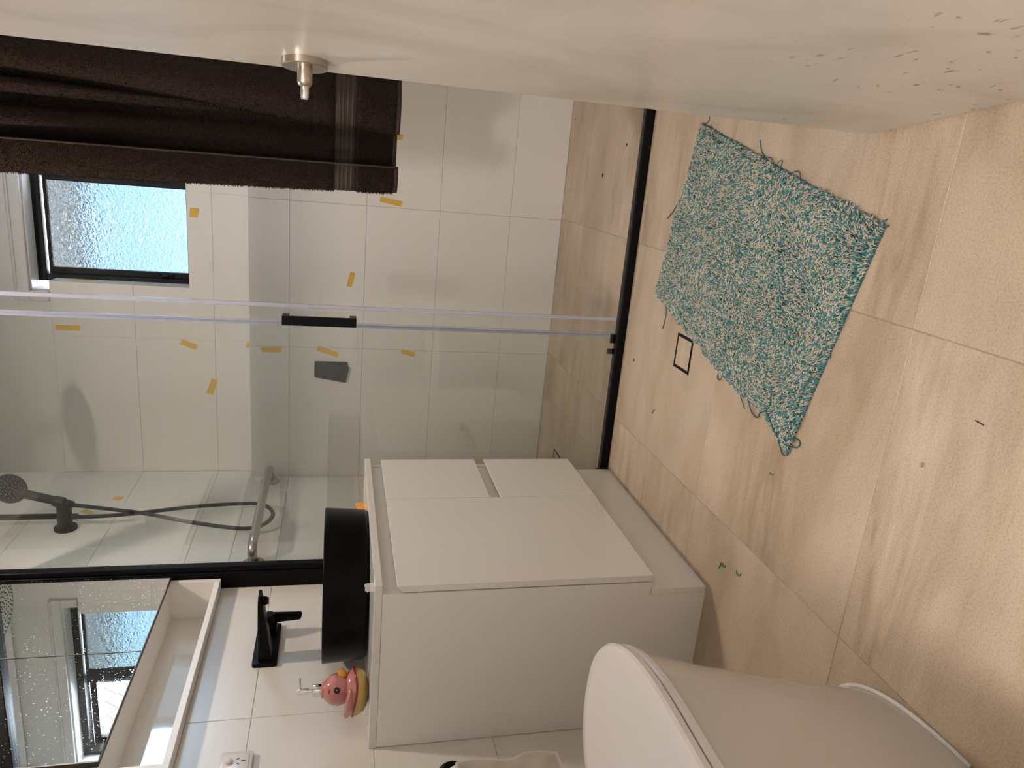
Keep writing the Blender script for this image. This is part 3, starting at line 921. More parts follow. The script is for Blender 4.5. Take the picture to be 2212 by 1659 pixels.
low = [ring_pts(lambda t, f=f: f * wave_h(t)) for f in (0.0, 0.03, 0.12, 0.3, 0.5, 0.7, 0.85, 1.0)]
bm = B(); ring_mesh(bm, low, True, True); obj('belly', bm, M['yellow'], duck, auto=60)
up = [ring_pts(lambda t, f=f: wave_h(t) + f * (0.0585 - wave_h(t))) for f in (0.0, 0.25, 0.5, 0.75, 0.92, 1.0)]
bm = B(); ring_mesh(bm, up, True, True)
# tail lifted at the rear and wings on both sides
t_ = bmesh.new()
rows = []
for a, h, rl, rw in ((-0.038, 0.047, 0.012, 0.021), (-0.052, 0.0495, 0.0105, 0.016), (-0.062, 0.0525, 0.008, 0.011), (-0.0685, 0.0545, 0.0045, 0.006), (-0.0705, 0.055, 0.0, 0.0)):
    c_ = dpt(a, 0, h)
    rows.append([t_.verts.new(c_ + V((0, 0, 1)) * rl * math.cos(2 * math.pi * k / 20) + side * rw * math.sin(2 * math.pi * k / 20)) for k in range(20)] if rl > 0 else [t_.verts.new(c_)])
for A, D in zip(rows, rows[1:]):
    for k in range(20):
        q = []
        for v in (A[k % len(A)], A[(k + 1) % len(A)], D[(k + 1) % len(D)], D[k % len(D)]):
            if v not in q: q.append(v)
        if len(q) > 2: t_.faces.new(q)
t_.faces.new(rows[0][::-1])
merge(bm, t_)
obj('back', bm, M['pink'], duck, auto=60)
for s in (1, -1):
    bm = B()
    bmesh.ops.create_uvsphere(bm, u_segments=20, v_segments=12, radius=1)
    for v in bm.verts:
        c = v.co.copy()
        v.co = dpt(-0.012 + 0.031 * c.x, s * (0.0425 - 0.003 * c.x * c.x) + 0.008 * c.y, 0.0485 + 0.0085 * c.z * (1 - 0.35 * c.x) - 0.003 * c.x)
    obj('wing', bm, M['pink'], duck, smooth=True)
# red trim following the wave
bm = B(); tube(bm, ring_pts(wave_h, 0.0008), 0.0027, 8, closed=True); obj('red_trim', bm, M['red'], duck, smooth=True)
# head with neck and a small collar under the pump
bm = B(); ellip_loft(bm, [(0.050, 0.004, 0.0310, 0.0295), (0.056, 0.004, 0.0318, 0.0305), (0.065, 0.004, 0.0372, 0.0355), (0.076, 0.004, 0.0395, 0.0378), (0.087, 0.004, 0.0380, 0.0364), (0.097, 0.004, 0.0332, 0.0322), (0.1045, 0.004, 0.0270, 0.0265), (0.1085, 0.004, 0.0222, 0.0218), (0.1115, 0.004, 0.0190, 0.0190), (0.1150, 0.004, 0.0187, 0.0187), (0.1165, 0.004, 0.0170, 0.0170), (0.1165, 0.004, 0, 0)])
head = obj('head', bm, M['pink'], duck, auto=60)
bm = B()
rows = []
for a, w, h_, dz in ((0.034, 0.0125, 0.0125, 0.0), (0.041, 0.0115, 0.0115, -0.0005), (0.0475, 0.0085, 0.0085, 0.0008), (0.0525, 0.0045, 0.0045, 0.0022), (0.0545, 0, 0, 0.003)):
    c_ = dpt(a + 0.0035, 0, 0.066 + dz)
    rows.append([bm.verts.new(c_ + side * w * math.cos(2 * math.pi * k / 18) + V((0, 0, h_ * math.sin(2 * math.pi * k / 18)))) for k in range(18)] if w else [bm.verts.new(c_)])
for A, D in zip(rows, rows[1:]):
    for k in range(18):
        q = []
        for v in (A[k % len(A)], A[(k + 1) % len(A)], D[(k + 1) % len(D)], D[k % len(D)]):
            if v not in q: q.append(v)
        if len(q) > 2: bm.faces.new(q)
obj('beak', bm, M['beak'], head, smooth=True)
for s in (1, -1):
    ed = (fwd * 0.30 + side * s * 0.95).normalized()
    base_ = dk + fwd * 0.004 + V((0, 0, 0.0785 * SZ))
    AXe = axes_from(ed)
    bm = B(); lathe(bm, [(0.0076, 0.0335), (0.0076, 0.0375), (0.0062, 0.0388), (0.0, 0.0395)], base_, AXe, 24); obj('eye', bm, M['eye'], head, smooth=True)
    bm = B(); lathe(bm, [(0.0013, 0.0391), (0.0011, 0.0399), (0.0, 0.0401)], base_, AXe, 12); obj('eye_highlight', bm, M['eye_dot'], head, smooth=True)
    bd = (fwd * 0.20 + side * s * 0.80 + V((0, 0, 0.55))).normalized()
    c_ = dk + fwd * 0.004 + V((0, 0, 0.076 * SZ))
    tx = bd.cross(V((0, 0, 1))).normalized(); 
    p = [c_ + bd * 0.0382 + tx * q for q in (-0.006, -0.003, 0, 0.003, 0.006)]
    p[0] -= bd * 0.0004; p[4] -= bd * 0.0004
    bm = B(); tube(bm, p, [0.0004, 0.0011, 0.0015, 0.0011, 0.0004], 8); obj('eyebrow', bm, M['red'], head, smooth=True)
# pump
pc = dpt(0.004, 0, 0)
AXP = (V((1, 0, 0)), V((0, 1, 0)), V((0, 0, SZ)))
bm = B(); lathe(bm, [(0.0, 0.1166), (0.0150, 0.1166), (0.0155, 0.118), (0.0155, 0.1365), (0.0145, 0.1380), (0.0055, 0.1385), (0.0048, 0.1385), (0.0048, 0.1500), (0.0, 0.15)], pc, AXP, 36); pump = obj('pump_collar', bm, M['chrome'], duck, auto=35)
bm = B(); lathe(bm, [(0.0, 0.148), (0.0078, 0.148), (0.0080, 0.149), (0.0080, 0.1725), (0.0070, 0.174), (0.0, 0.1742)], pc, AXP, 28); obj('pump_head', bm, M['chrome'], pump, auto=35)
nz = [pc + fwd * a + V((0, 0, h * SZ)) for a, h in ((0.004, 0.1690), (0.018, 0.1692), (0.030, 0.1694), (0.036, 0.1680), (0.0385, 0.1655))]
bm = B(); tube(bm, nz, [0.0030, 0.0029, 0.0027, 0.0025, 0.0023], 12); obj('pump_nozzle', bm, M['chrome'], pump, auto=40)

# ------------------------------------------------------------------ shower screen
scr = thing('shower_screen', (0.86, 0.02, 0.0), 'sliding glass shower screen in a black metal frame', 'shower screen')
bm = B(); prism(bm, [(0.40, 0.0, 0.0005), (0.40, 0.0, 0.026), (0.40, 0.004, 0.030), (0.40, 0.040, 0.024), (0.40, 0.044, 0.0005)], (X_R - 0.4005, 0, 0), 0.0006)
obj('bottom_rail', bm, M['black'], scr)
bm = B(); prism(bm, [(0.0005, 0.0, 0.0005), (0.0005, 0.0, 0.030), (0.0005, 0.044, 0.030), (0.0005, 0.044, 0.0005)], (0.3992, 0, 0)); obj('bottom_rail', bm, M['black'], scr)
bm = B(); box(bm, (0.0005, 0.0, 0.031), (0.058, 0.042, 1.985), 0.002); obj('wall_channel', bm, M['black'], scr)
bm = B(); box(bm, (0.0585, 0.006, 0.031), (0.077, 0.036, 1.985), 0.002); obj('frame_stile', bm, M['black'], scr)
bm = B(); box(bm, (X_R - 0.04, 0.0, 0.031), (X_R - 0.0005, 0.042, 1.985), 0.002); obj('wall_channel', bm, M['black'], scr)
bm = B(); box(bm, (0.0005, -0.003, 1.944), (X_R - 0.0005, 0.050, 2.000), 0.002); obj('header_track', bm, M['black'], scr)
bm = B(); box(bm, (0.0775, 0.028, 0.031), (0.884, 0.034, 1.942)); fx = obj('fixed_panel', bm, M['glass'], scr)
bm = B(); box(bm, (0.880, 0.0265, 0.0315), (0.890, 0.0275, 1.941), 0); box(bm, (0.8845, 0.0265, 0.0315), (0.8945, 0.0355, 1.941), 0.0012); obj('edge_seal', bm, M['seal'], fx)
bm = B(); box(bm, (0.158, 0.012, 0.038), (0.938, 0.018, 1.942)); sl = obj('sliding_panel', bm, M['glass'], scr)
bm = B(); box(bm, (0.9385, 0.0105, 0.038), (0.9505, 0.0195, 1.941), 0.0012); obj('edge_seal', bm, M['seal'], sl)
# handle: U bar seen nearly end on
bm = B()
hz0, hz1 = 0.878, 1.093
box(bm, (0.893, -0.030, hz0), (0.921, -0.020, hz1), 0.0012)
box(bm, (0.893, -0.0205, hz0), (0.921, 0.0119, hz0 + 0.020), 0.0012); box(bm, (0.893, -0.0205, hz1 - 0.020), (0.921, 0.0119, hz1), 0.0012)
box(bm, (0.893, -0.0205, hz0 + 0.018), (0.8985, 0.0119, hz1 - 0.018), 0.0008)
obj('handle', bm, M['black'], sl)
bm = B(); box(bm, (0.862, 0.018, 0.028), (0.892, 0.028, 0.044), 0.001); obj('guide_block', bm, M['black'], scr)
bm = B(); box(bm, (0.820, 0.034, 0.024), (0.838, 0.043, 0.044), 0.001); obj('guide_block', bm, M['black'], scr)

# ------------------------------------------------------------------ towel over the header track
tw = thing('bath_towel', (1.44, -0.02, 0.78), 'dark brown bath towel hanging in folds from the shower screen track', 'towel')
Z_B, Z_TOP, Z_HANG = 0.778, 1.80, 2.012
# cross-sections (x, y): from the selvedge on the near flap to the far side
SEC_T = [(1.356, -0.088), (1.318, -0.096), (1.284, -0.088), (1.276, -0.062), (1.295, -0.042), (1.350, -0.024), (1.372, -0.030), (1.396, -0.082), (1.424, -0.070), (1.438, -0.022),
         (1.458, -0.028), (1.484, -0.094), (1.502, -0.074), (1.505, -0.036), (1.514, -0.050), (1.546, -0.112), (1.580, -0.104), (1.596, -0.064), (1.612, -0.026), (1.650, -0.040)]
SEC_B = [(1.366, -0.092), (1.340, -0.100), (1.312, -0.094), (1.300, -0.066), (1.318, -0.034), (1.352, -0.006), (1.385, 0.006), (1.415, 0.004), (1.440, 0.006), (1.470, 0.004),
         (1.494, -0.020), (1.488, -0.050), (1.464, -0.066), (1.456, -0.084), (1.468, -0.108), (1.505, -0.122), (1.550, -0.120), (1.592, -0.096), (1.620, -0.080), (1.655, -0.085)]
ct = np.array(spline(SEC_T, 7)); cb = np.array(spline(SEC_B, 7))
NS = len(ct)
def towel_rows(zs):
    rows = []
    for z in zs:
        t = (z - Z_B) / (Z_TOP - Z_B)
        tt = min(1.0, max(0.0, t)) ** 0.8
        sec = cb * (1 - tt) + ct * tt
        sec = sec.copy()
        # near the track the folds flatten onto it
        if z > Z_TOP:
            k = (z - Z_TOP) / (Z_HANG - Z_TOP)
            sec[:, 1] = sec[:, 1] * (1 - 0.60 * k) - 0.010 * k
        wob = 0.0035 * np.sin(np.linspace(0, 11, NS) + z * 7) * (1 - 0.4 * tt)
        rows.append([(sec[i, 0], sec[i, 1] + wob[i], z) for i in range(NS)])
    return rows
def sheet(name, rows, material, parent, thick, grow=0.0):
    bm = B()
    R_ = len(rows)
    vs = [[bm.verts.new(p) for p in r] for r in rows]
    for A, D in zip(vs, vs[1:]):
        for k in range(len(A) - 1): bm.faces.new((A[k], A[k + 1], D[k + 1], D[k]))
    bmesh.ops.recalc_face_normals(bm, faces=bm.faces)
    # thickness
    bm.normal_update()
    nrm = {v: v.normal.copy() for v in bm.verts}
    t = bmesh.new()
    fmap, bmap = {}, {}
    for v in bm.verts:
        fmap[v] = t.verts.new(v.co + nrm[v] * (thick / 2 + grow)); bmap[v] = t.verts.new(v.co - nrm[v] * (thick / 2 + grow))
    for f in bm.faces:
        t.faces.new([fmap[v] for v in f.verts]); t.faces.new([bmap[v] for v in reversed(f.verts)])
    for e in bm.edges:
        if len(e.link_faces) == 1:
            a, c = e.verts
            t.faces.new((fmap[a], fmap[c], bmap[c], bmap[a]))
    bm.free()
    return obj(name, t, material, parent, smooth=True)
ZBAND0, ZBAND1 = 0.892, 0.952
body_rows = towel_rows(list(np.linspace(ZBAND1, Z_HANG, 46)))
# over the track and a short way down the shower side
last = body_rows[-1]
for dy, dz in ((0.03, 0.014), (0.065, 0.014), (0.092, -0.004), (0.098, -0.06), (0.098, -0.16)):
    body_rows.append([(p[0], (-0.034 + 0.22 * (p[1] + 0.034)) + dy, Z_HANG + dz) for p in last])
sheet('terry_cloth', body_rows, M['towel'], tw, 0.0052)
sheet('terry_cloth', towel_rows(list(np.linspace(Z_B + 0.012, ZBAND0, 9))), M['towel'], tw, 0.0052)
band = sheet('woven_band', towel_rows(list(np.linspace(ZBAND0, ZBAND1, 6))), M['towel_band'], tw, 0.0024)
for zc in (0.905, 0.917, 0.929, 0.9395):
    bm = B()
    r = towel_rows([zc])[0]
    for s in (1,):
        vs = []
    sheet('raised_cord', towel_rows([zc - 0.0022, zc, zc + 0.0022]), M['towel_stripe'], band, 0.0024, 0.0007)
sheet('hem', towel_rows([Z_B, Z_B + 0.006, Z_B + 0.013]), M['towel_band'], tw, 0.0034)
# corded selvedge along the near flap
sv = [towel_rows([z])[0][0] for z in np.linspace(Z_B, Z_HANG, 60)]
bm = B(); tube(bm, [(p[0] + 0.001, p[1] - 0.001, p[2]) for p in sv], 0.0030, 8); obj('selvedge', bm, M['towel_stripe'], tw, smooth=True)
# short terry loops so that the edge of the cloth looks fuzzy
def fuzz(rows, count, length):
    P = np.array(rows)
    nz_, ns_ = P.shape[:2]
    vs, fs = [], []
    i = rng.integers(0, nz_ - 1, count); j = rng.integers(0, ns_ - 1, count)
    u = rng.random((count, 1)); w = rng.random((count, 1))
    A = P[i, j]; U = P[i + 1, j] - A; Wd = P[i, j + 1] - A
    base_ = A + U * u + Wd * w
    nn = np.cross(U, Wd); nn /= np.linalg.norm(nn, axis=1, keepdims=True) + 1e-9
    sg = np.where(rng.random((count, 1)) < 0.5, 1, -1)
    nn = nn * sg
    jit = rng.normal(0, 0.55, (count, 3)); d = nn + jit; d[:, 2] -= 0.35; d /= np.linalg.norm(d, axis=1, keepdims=True)
    base_ = base_ + nn * 0.0021
    tip = base_ + d * length * (0.6 + 0.6 * rng.random((count, 1)))
    sd = np.cross(d, rng.normal(0, 1, (count, 3))); sd /= np.linalg.norm(sd, axis=1, keepdims=True) + 1e-9
    sd *= 0.0007
    V_ = np.stack([base_ - sd, base_ + sd, tip + sd * 0.8, tip - sd * 0.8], 1).reshape(-1, 3)
    F_ = np.arange(count * 4).reshape(-1, 4)
    return V_, F_
Vv, Ff = fuzz(body_rows[:46], 80000, 0.0052)
V2, F2 = fuzz(towel_rows(list(np.linspace(Z_B + 0.012, ZBAND0, 9))), 14000, 0.0052)
Vv = np.concatenate([Vv, V2]); Ff = np.concatenate([Ff, F2 + len(Ff) * 4])
me = bpy.data.meshes.new('terry_pile')
me.from_pydata((Vv - np.array(ORG['bath_towel'])).tolist(), [], Ff.tolist()); me.materials.append(M['towel'])
tp = link('terry_pile', me, tw); tp['kind'] = 'stuff'

# ------------------------------------------------------------------ grab rail, shower rail, rain head
gr = thing('grab_rail', (0.0, 0.48, 1.19), 'stainless steel grab rail on the tiled wall inside the shower', 'grab rail')
pts = [(0.004, 0.835, 1.200), (0.030, 0.834, 1.201)] + [(0.070 - 0.036 + 0.036 * math.sin(a), 0.834 - 0.036 * (1 - math.cos(a)), 1.203) for a in [math.radians(q) for q in (15, 35, 55, 75, 90)]]
pts += [(0.070, 0.72, 1.204), (0.070, 0.5, 1.204), (0.070, 0.25, 1.204)]
pts += [(0.034 + 0.036 * math.cos(a), 0.186 - 0.036 * math.sin(a) , 1.204) for a in [math.radians(q) for q in (0, 20, 40, 60, 80, 90)]] + [(0.004, 0.150, 1.204)]
bm = B(); tube(bm, pts, 0.016, 20); obj('bar', bm, M['steel'], gr, smooth=True)
for y in (0.835, 0.150):
    bm = B(); lathe(bm, [(0.0, 0.0003), (0.038, 0.0003), (0.038, 0.004), (0.030, 0.010), (0.017, 0.012)], (0, y, 1.201), 'x', 36); obj('flange', bm, M['steel'], gr, auto=40)
for y in (0.795, 0.190):
    bm = B(); tube(bm, [(0.070, y - 0.001, 1.204), (0.070, y + 0.001, 1.204)], 0.0166, 20, cap=False); obj('collar', bm, M['chrome'], gr, smooth=True)

sh = thing('shower_set', (0.0, 0.44, 1.85), 'black hand shower and hose with an overhead rose on a riser pipe', 'shower')
YS, ZS = 0.440, 1.877
bm = B(); lathe(bm, [(0.0, 0.0003), (0.0375, 0.0003), (0.0380, 0.004), (0.0370, 0.010), (0.0, 0.0105)], (0, YS, ZS), 'x', 36); obj('wall_flange', bm, M['shower_black'], sh, auto=40)
bm = B(); lathe(bm, [(0.0, 0.0105), (0.0235, 0.0105), (0.0240, 0.013), (0.0240, 0.100), (0.0225, 0.1025), (0.0, 0.1030)], (0, YS, ZS), 'x', 32); obj('diverter', bm, M['shower_black'], sh, auto=40)
riser = [(0.050, YS, ZS + 0.02), (0.050, YS, 2.12), (0.050, YS, 2.20)]
riser += [(0.050 + 0.05 * (1 - math.cos(a)), YS, 2.20 + 0.05 * math.sin(a)) for a in [math.radians(q) for q in (20, 40, 60, 80, 90)]]
riser += [(0.25, YS, 2.252), (0.40, YS, 2.252)] + [(0.405 + 0.04 * math.sin(a), YS, 2.212 + 0.04 * math.cos(a)) for a in [math.radians(q) for q in (20, 45, 70, 90)]] + [(0.445, YS, 2.150)]
bm = B(); tube(bm, riser, 0.0105, 16); obj('riser_pipe', bm, M['shower_black'], sh, smooth=True)
bm = B(); lathe(bm, [(0.0, 0.0), (0.112, 0.0), (0.115, 0.003), (0.115, 0.008), (0.110, 0.0115), (0.03, 0.018), (0.016, 0.030), (0.016, 0.040), (0, 0.040)], (0.445, YS, 2.118), 'z', 56)
rain = obj('rain_rose', bm, M['shower_black'], sh, auto=40)
bm = B(); lathe(bm, [(0, -0.0010), (0.106, -0.0010), (0.106, 0.0), (0, 0.0)], (0.445, YS, 2.118), 'z', 56); obj('rose_face', bm, M['rose_grey'], rain, auto=40)
vs, fs = [], []
bm = B()
for ring, cnt in ((0.012, 6), (0.030, 12), (0.048, 18), (0.066, 24), (0.084, 30), (0.098, 36)):
    for k in range(cnt):
        a = 2 * math.pi * k / cnt + ring * 30
        lathe(bm, [(0.0, -0.0030), (0.0030, -0.0028), (0.0034, -0.001)], (0.445 + ring * math.cos(a), YS + ring * math.sin(a), 2.118), 'z', 6)
o = obj('rose_nozzles', bm, M['black'], rain); o['kind'] = 'stuff'
# hand piece
hb, ht = V((0.093, 0.446, 1.850)), V((0.136, 0.450, 2.003))
ax = (ht - hb).normalized()
bm = B(); tube(bm, [hb - ax * 0.004, hb + ax * 0.02, hb + ax * 0.10, hb + ax * 0.155], [0.0120, 0.0145, 0.0160, 0.0165], 20)
hand = obj('hand_piece', bm, M['shower_black'], sh, smooth=True)
bm = B(); tube(bm, [V((0.1015, YS, ZS)) - ax * 0.0, V((0.1015, YS + 0.003, ZS)) + ax * 0.03], [0.021, 0.019], 20); obj('holder', bm, M['shower_black'], sh, auto=40)
fd = V((0.66, -0.45, -0.60)).normalized()            # where the spray face looks
hc = ht + ax * 0.050 + V((0.66, -0.45, -0.60)).normalized() * 0.013
AXh = axes_from(fd)
bm = B(); lathe(bm, [(0.0, -0.018), (0.030, -0.017), (0.052, -0.008), (0.055, 0.000), (0.054, 0.006), (0.050, 0.008), (0.0, 0.008)], hc, AXh, 40)
tube(bm, [hb + ax * 0.150, hc - ax * 0.040 - fd * 0.014, hc - ax * 0.015 - fd * 0.014], [0.0165, 0.0165, 0.012], 18)
obj('spray_head', bm, M['shower_black'], hand, auto=45)
bm = B()
for ring, cnt in ((0.006, 3), (0.014, 6), (0.023, 9), (0.032, 14), (0.041, 18)):
    for k in range(cnt):
        a = 2 * math.pi * k / cnt + ring * 40
        lathe(bm, [(0.0017, 0.0078), (0.0014, 0.0092), (0.0, 0.0094)], hc + AXh[0] * ring * math.cos(a) + AXh[1] * ring * math.sin(a), AXh, 6)
o = obj('spray_nozzles', bm, M['chrome'], hand); o['kind'] = 'stuff'
# ribbed hose
hp = [(0.050, 0.434, 1.848), (0.050, 0.432, 1.80), (0.047, 0.446, 1.71), (0.042, 0.476, 1.62), (0.036, 0.531, 1.44), (0.034, 0.551, 1.29), (0.034, 0.549, 1.228), (0.034, 0.520, 1.186),
      (0.034, 0.480, 1.165), (0.034, 0.440, 1.160), (0.034, 0.390, 1.176), (0.034, 0.352, 1.212), (0.035, 0.348, 1.285), (0.038, 0.400, 1.455), (0.046, 0.455, 1.61), (0.062, 0.462, 1.72), (0.082, 0.452, 1.81), (0.091, 0.446, 1.846)]
cs = spline(hp, 24)
# resample evenly, ripple radius
cs = np.array(cs); seg = np.r_[0, np.cumsum(np.linalg.norm(np.diff(cs, axis=0), axis=1))]
q = np.arange(0, seg[-1], 0.0022)
hs = np.stack([np.interp(q, seg, cs[:, i]) for i in range(3)], 1)
bm = B(); tube(bm, [tuple(p) for p in hs], [0.0066 if k % 2 else 0.0078 for k in range(len(hs))], 10); obj('hose', bm, M['shower_black'], sh, smooth=True)
bm = B(); lathe(bm, [(0.0, 0.0), (0.0100, 0.0), (0.0110, 0.003), (0.0110, 0.018), (0.009, 0.022), (0, 0.022)], (0.050, 0.436, 1.832), 'z', 18); obj('hose_nut', bm, M['shower_black'], sh, auto=40)

# pair of dark plates fixed to the low back wall
pl = thing('soap_holder', (0.483, YB_LO - 0.0005, 0.885), 'dark grey plate holder stuck on the shower wall tiles', 'holder')
def rr_xz(x0, x1, z0, z1, r, y, rot=0.0):
    pts = []; cx, cz = (x0 + x1) / 2, (z0 + z1) / 2
    for px, pz, a in ((x1 - r, z1 - r, 0), (x0 + r, z1 - r, 90), (x0 + r, z0 + r, 180), (x1 - r, z0 + r, 270)):
        for k in range(5):
            t = math.radians(a + 22.5 * k)
            dx, dz = px + r * math.cos(t) - cx, pz + r * math.sin(t) - cz
            pts.append((cx + dx * math.cos(rot) - dz * math.sin(rot), y, cz + dx * math.sin(rot) + dz * math.cos(rot)))
    return pts
bm = B(); prism(bm, rr_xz(0.461, 0.533, 0.888, 1.024, 0.006, YB_LO - 0.0005), (0, -0.006, 0), 0.0008); obj('mount_plate', bm, M['slate'], pl)
bm = B(); prism(bm, rr_xz(0.452, 0.524, 0.886, 1.016, 0.006, YB_LO - 0.0068, math.radians(-10)), (0, -0.005, 0), 0.0008); obj('hanging_plate', bm, M['slate'], pl)

# ------------------------------------------------------------------ floor drains
def drain(cx, cy, label):
    d = thing('floor_drain', (cx, cy, 0.0), label, 'drain')
    h, w, e = 0.049, 0.0085, 0.0014
    bm = B()
    for lo, hi in (((-h, -h), (h, -h + w)), ((-h, h - w), (h, h)), ((-h, -h + w), (-h + w, h - w)), ((h - w, -h + w), (h, h - w))):
        box(bm, (cx + lo[0], cy + lo[1], 0.0002), (cx + hi[0], cy + hi[1], 0.0008))
    obj('slot_frame', bm, M['black'], d)
    bm = B(); box(bm, (cx - h + w + 0.001, cy - h + w + 0.001, 0.0002), (cx + h - w - 0.001, cy + h - w - 0.001, e), 0.0004); obj('tile_insert', bm, M['floor_tile'], d)
drain(0.9455, -0.424, 'square black floor drain with a tile insert beside the bath mat')
drain(0.187, 0.588, 'square black floor drain inside the shower, half hidden by the vanity')

# ------------------------------------------------------------------ bath mat
mtt = thing('bath_mat', (1.21, -0.65, 0.0), 'shaggy teal and cream bath mat lying askew on the floor', 'bath mat')
C0, C1, C2, C3 = [np.array(c) for c in ((1.553, -0.332), (1.077, -0.203), (0.876, -0.966), (1.356, -1.105))]   # corners
def mat_uv(u, v):
    """u along the short side, v along the long side; the long free edge sags a little"""
    p = (C0 * (1 - u)[:, None] + C1 * u[:, None]) * (1 - v)[:, None] + (C3 * (1 - u)[:, None] + C2 * u[:, None]) * v[:, None]
    n1 = np.array([0.97, -0.25])
    p = p + n1[None] * (0.016 * np.sin(np.pi * v) * (u - 0.0))[:, None] * -0.3
    p = p + n1[None] * (0.020 * np.exp(-((v - 0.86) / 0.10) ** 2) * u)[:, None]
    return p
NU, NV = 30, 46
uu, vv = np.meshgrid(np.linspace(0, 1, NU), np.linspace(0, 1, NV))
def mat_h(u, v):
    ed = np.minimum(np.minimum(u, 1 - u) * 0.49, np.minimum(v, 1 - v) * 0.79)
    fold = 0.010 * np.exp(-(((u - 0.83) / 0.09) ** 2 + ((v - 0.93) / 0.05) ** 2))
    lump = 0.0022 * np.sin(u * 9 + v * 5) * np.sin(v * 12 - u * 3) + 0.0016 * np.sin(u * 21 + 2) * np.sin(v * 25)
    return 0.0075 * np.clip(ed / 0.014, 0.25, 1) + fold + np.where(ed > 0.012, lump + 0.002, 0)
P2 = mat_uv(uu.ravel(), vv.ravel()); Hh = mat_h(uu.ravel(), vv.ravel())
top = np.c_[P2, Hh]; bot = np.c_[P2, np.full(len(Hh), 0.0006)]
fs = []
idx = lambda j, i: j * NU + i
for j in range(NV - 1):
    for i in range(NU - 1):
        fs.append((idx(j, i), idx(j + 1, i), idx(j + 1, i + 1), idx(j, i + 1)))
nT = NU * NV
fs += [tuple(nT + k for k in reversed(f)) for f in list(fs)]
rim = [idx(0, i) for i in range(NU)] + [idx(j, NU - 1) for j in range(1, NV)] + [idx(NV - 1, i) for i in range(NU - 2, -1, -1)] + [idx(j, 0) for j in range(NV - 2, 0, -1)]
for a, c in zip(rim, rim[1:] + rim[:1]):
    fs.append((a, c, nT + c, nT + a))
me = bpy.data.meshes.new('backing')
me.from_pydata((np.r_[top, bot] - np.array(ORG['bath_mat'])).tolist(), [], fs); me.materials.append(M['mat_base'])
link('backing', me, mtt, smooth=True)
def pile(count, material, length, rad, seed, name, zoff=0.0):
    r = np.random.default_rng(seed)
    u = r.random(count); v = r.random(count)
    u = u * 1.008 - 0.004; v = v * 1.006 - 0.003
    p = mat_uv(u, v); h = mat_h(u, v)
    # lay direction follows a slowly turning field
    th = 2.2 + 1.1 * np.sin(u * 7 + 1.3 * np.sin(v * 6)) + 1.3 * np.cos(v * 10 - u * 4) + r.normal(0, 0.55, count)
    clump = 0.5 + 0.5 * np.sin(u * 40 + 3 * np.sin(v * 33)) * np.sin(v * 61 + 2 * np.sin(u * 27))
    L = length * (0.65 + 0.7 * r.random(count))
    d = np.c_[np.cos(th), np.sin(th)]
    bend = r.normal(0, 0.45, count)
    d2 = np.c_[np.cos(th + bend), np.sin(th + bend)]
    base_ = np.c_[p, h - 0.002 + zoff]
    lift = 0.0040 + 0.0035 * r.random(count) + 0.0015 * clump
    K = [base_,
         base_ + np.c_[d * (L * 0.22)[:, None], lift],
         base_ + np.c_[d * (L * 0.45)[:, None] + d2 * (L * 0.18)[:, None], lift * 1.15],
         base_ + np.c_[d * (L * 0.45)[:, None] + d2 * (L * 0.55)[:, None], lift * 0.75]]
    rr = rad * (0.8 + 0.4 * r.random(count))
    side_ = np.c_[-d2[:, 1], d2[:, 0], np.zeros(count)]
    upv = np.array([0, 0, 1.0])[None]
    rings = []
    for k, s in zip(K, (0.8, 1.0, 1.05, 0.55)):
        for a in (math.radians(90), math.radians(210), math.radians(330)):
            rings.append(k + side_ * (math.cos(a) * rr * s)[:, None] + upv * (math.sin(a) * rr * s)[:, None])
    Vt = np.stack(rings, 1)            # count x 12 x 3
    f = []
    for lev in range(3):
        for k in range(3):
            f.append((lev * 3 + k, lev * 3 + (k + 1) % 3, lev * 3 + 3 + (k + 1) % 3, lev * 3 + 3 + k))
    f = np.array(f)
    F = (np.arange(count)[:, None, None] * 12 + f[None]).reshape(-1, 4)
    cap = (np.arange(count)[:, None] * 12 + np.array([9, 10, 11])[None])
    Vt = Vt.reshape(-1, 3)
    Vt[:, 2] = np.maximum(Vt[:, 2], 0.0006)
    me = bpy.data.meshes.new(name)
    me.from_pydata((Vt - np.array(ORG['bath_mat'])).tolist(), [], F.tolist() + cap.tolist())
    me.materials.append(material)
    o = link(name, me, mtt, smooth=True); o['kind'] = 'stuff'
    return o
pile(27000, M['pile_teal'], 0.0082, 0.0016, 3, 'teal_pile')
pile(18500, M['pile_cream'], 0.0085, 0.00125, 5, 'cream_pile', 0.0012)
def thread(pts, r=0.0011):
    bm = B(); tube(bm, spline(pts, 6), r, 6); obj('loose_thread', bm, M['thread'], mtt, smooth=True)
Zt = 0.0022
thread([(1.540, -0.338, 0.008), (1.548, -0.352, 0.006), (1.558, -0.366, Zt), (1.568, -0.366, Zt)])
thread([(1.440, -0.705, 0.010), (1.462, -0.688, 0.005), (1.478, -0.656, Zt), (1.494, -0.644, Zt), (1.507, -0.636, Zt)])
thread([(1.445, -0.665, 0.012), (1.467, -0.678, 0.006), (1.466, -0.705, 0.006), (1.448, -0.731, 0.010)])
thread([(1.440, -0.735, 0.012), (1.460, -0.738, 0.007), (1.461, -0.752, 0.007), (1.440, -0.755, 0.012)])
thread([(1.425, -0.785, 0.012), (1.440, -0.800, 0.007), (1.441, -0.822, 0.007), (1.420, -0.842, 0.012)])
thread([(1.340, -1.085, 0.008), (1.350, -1.100, 0.006), (1.360, -1.114, Zt)])
thread([(1.345, -1.092, 0.008), (1.361, -1.096, 0.005), (1.370, -1.106, Zt)])
thread([(1.335, -0.265, 0.010), (1.314, -0.234, 0.005), (1.302, -0.210, Zt), (1.291, -0.196, Zt)], 0.0015)
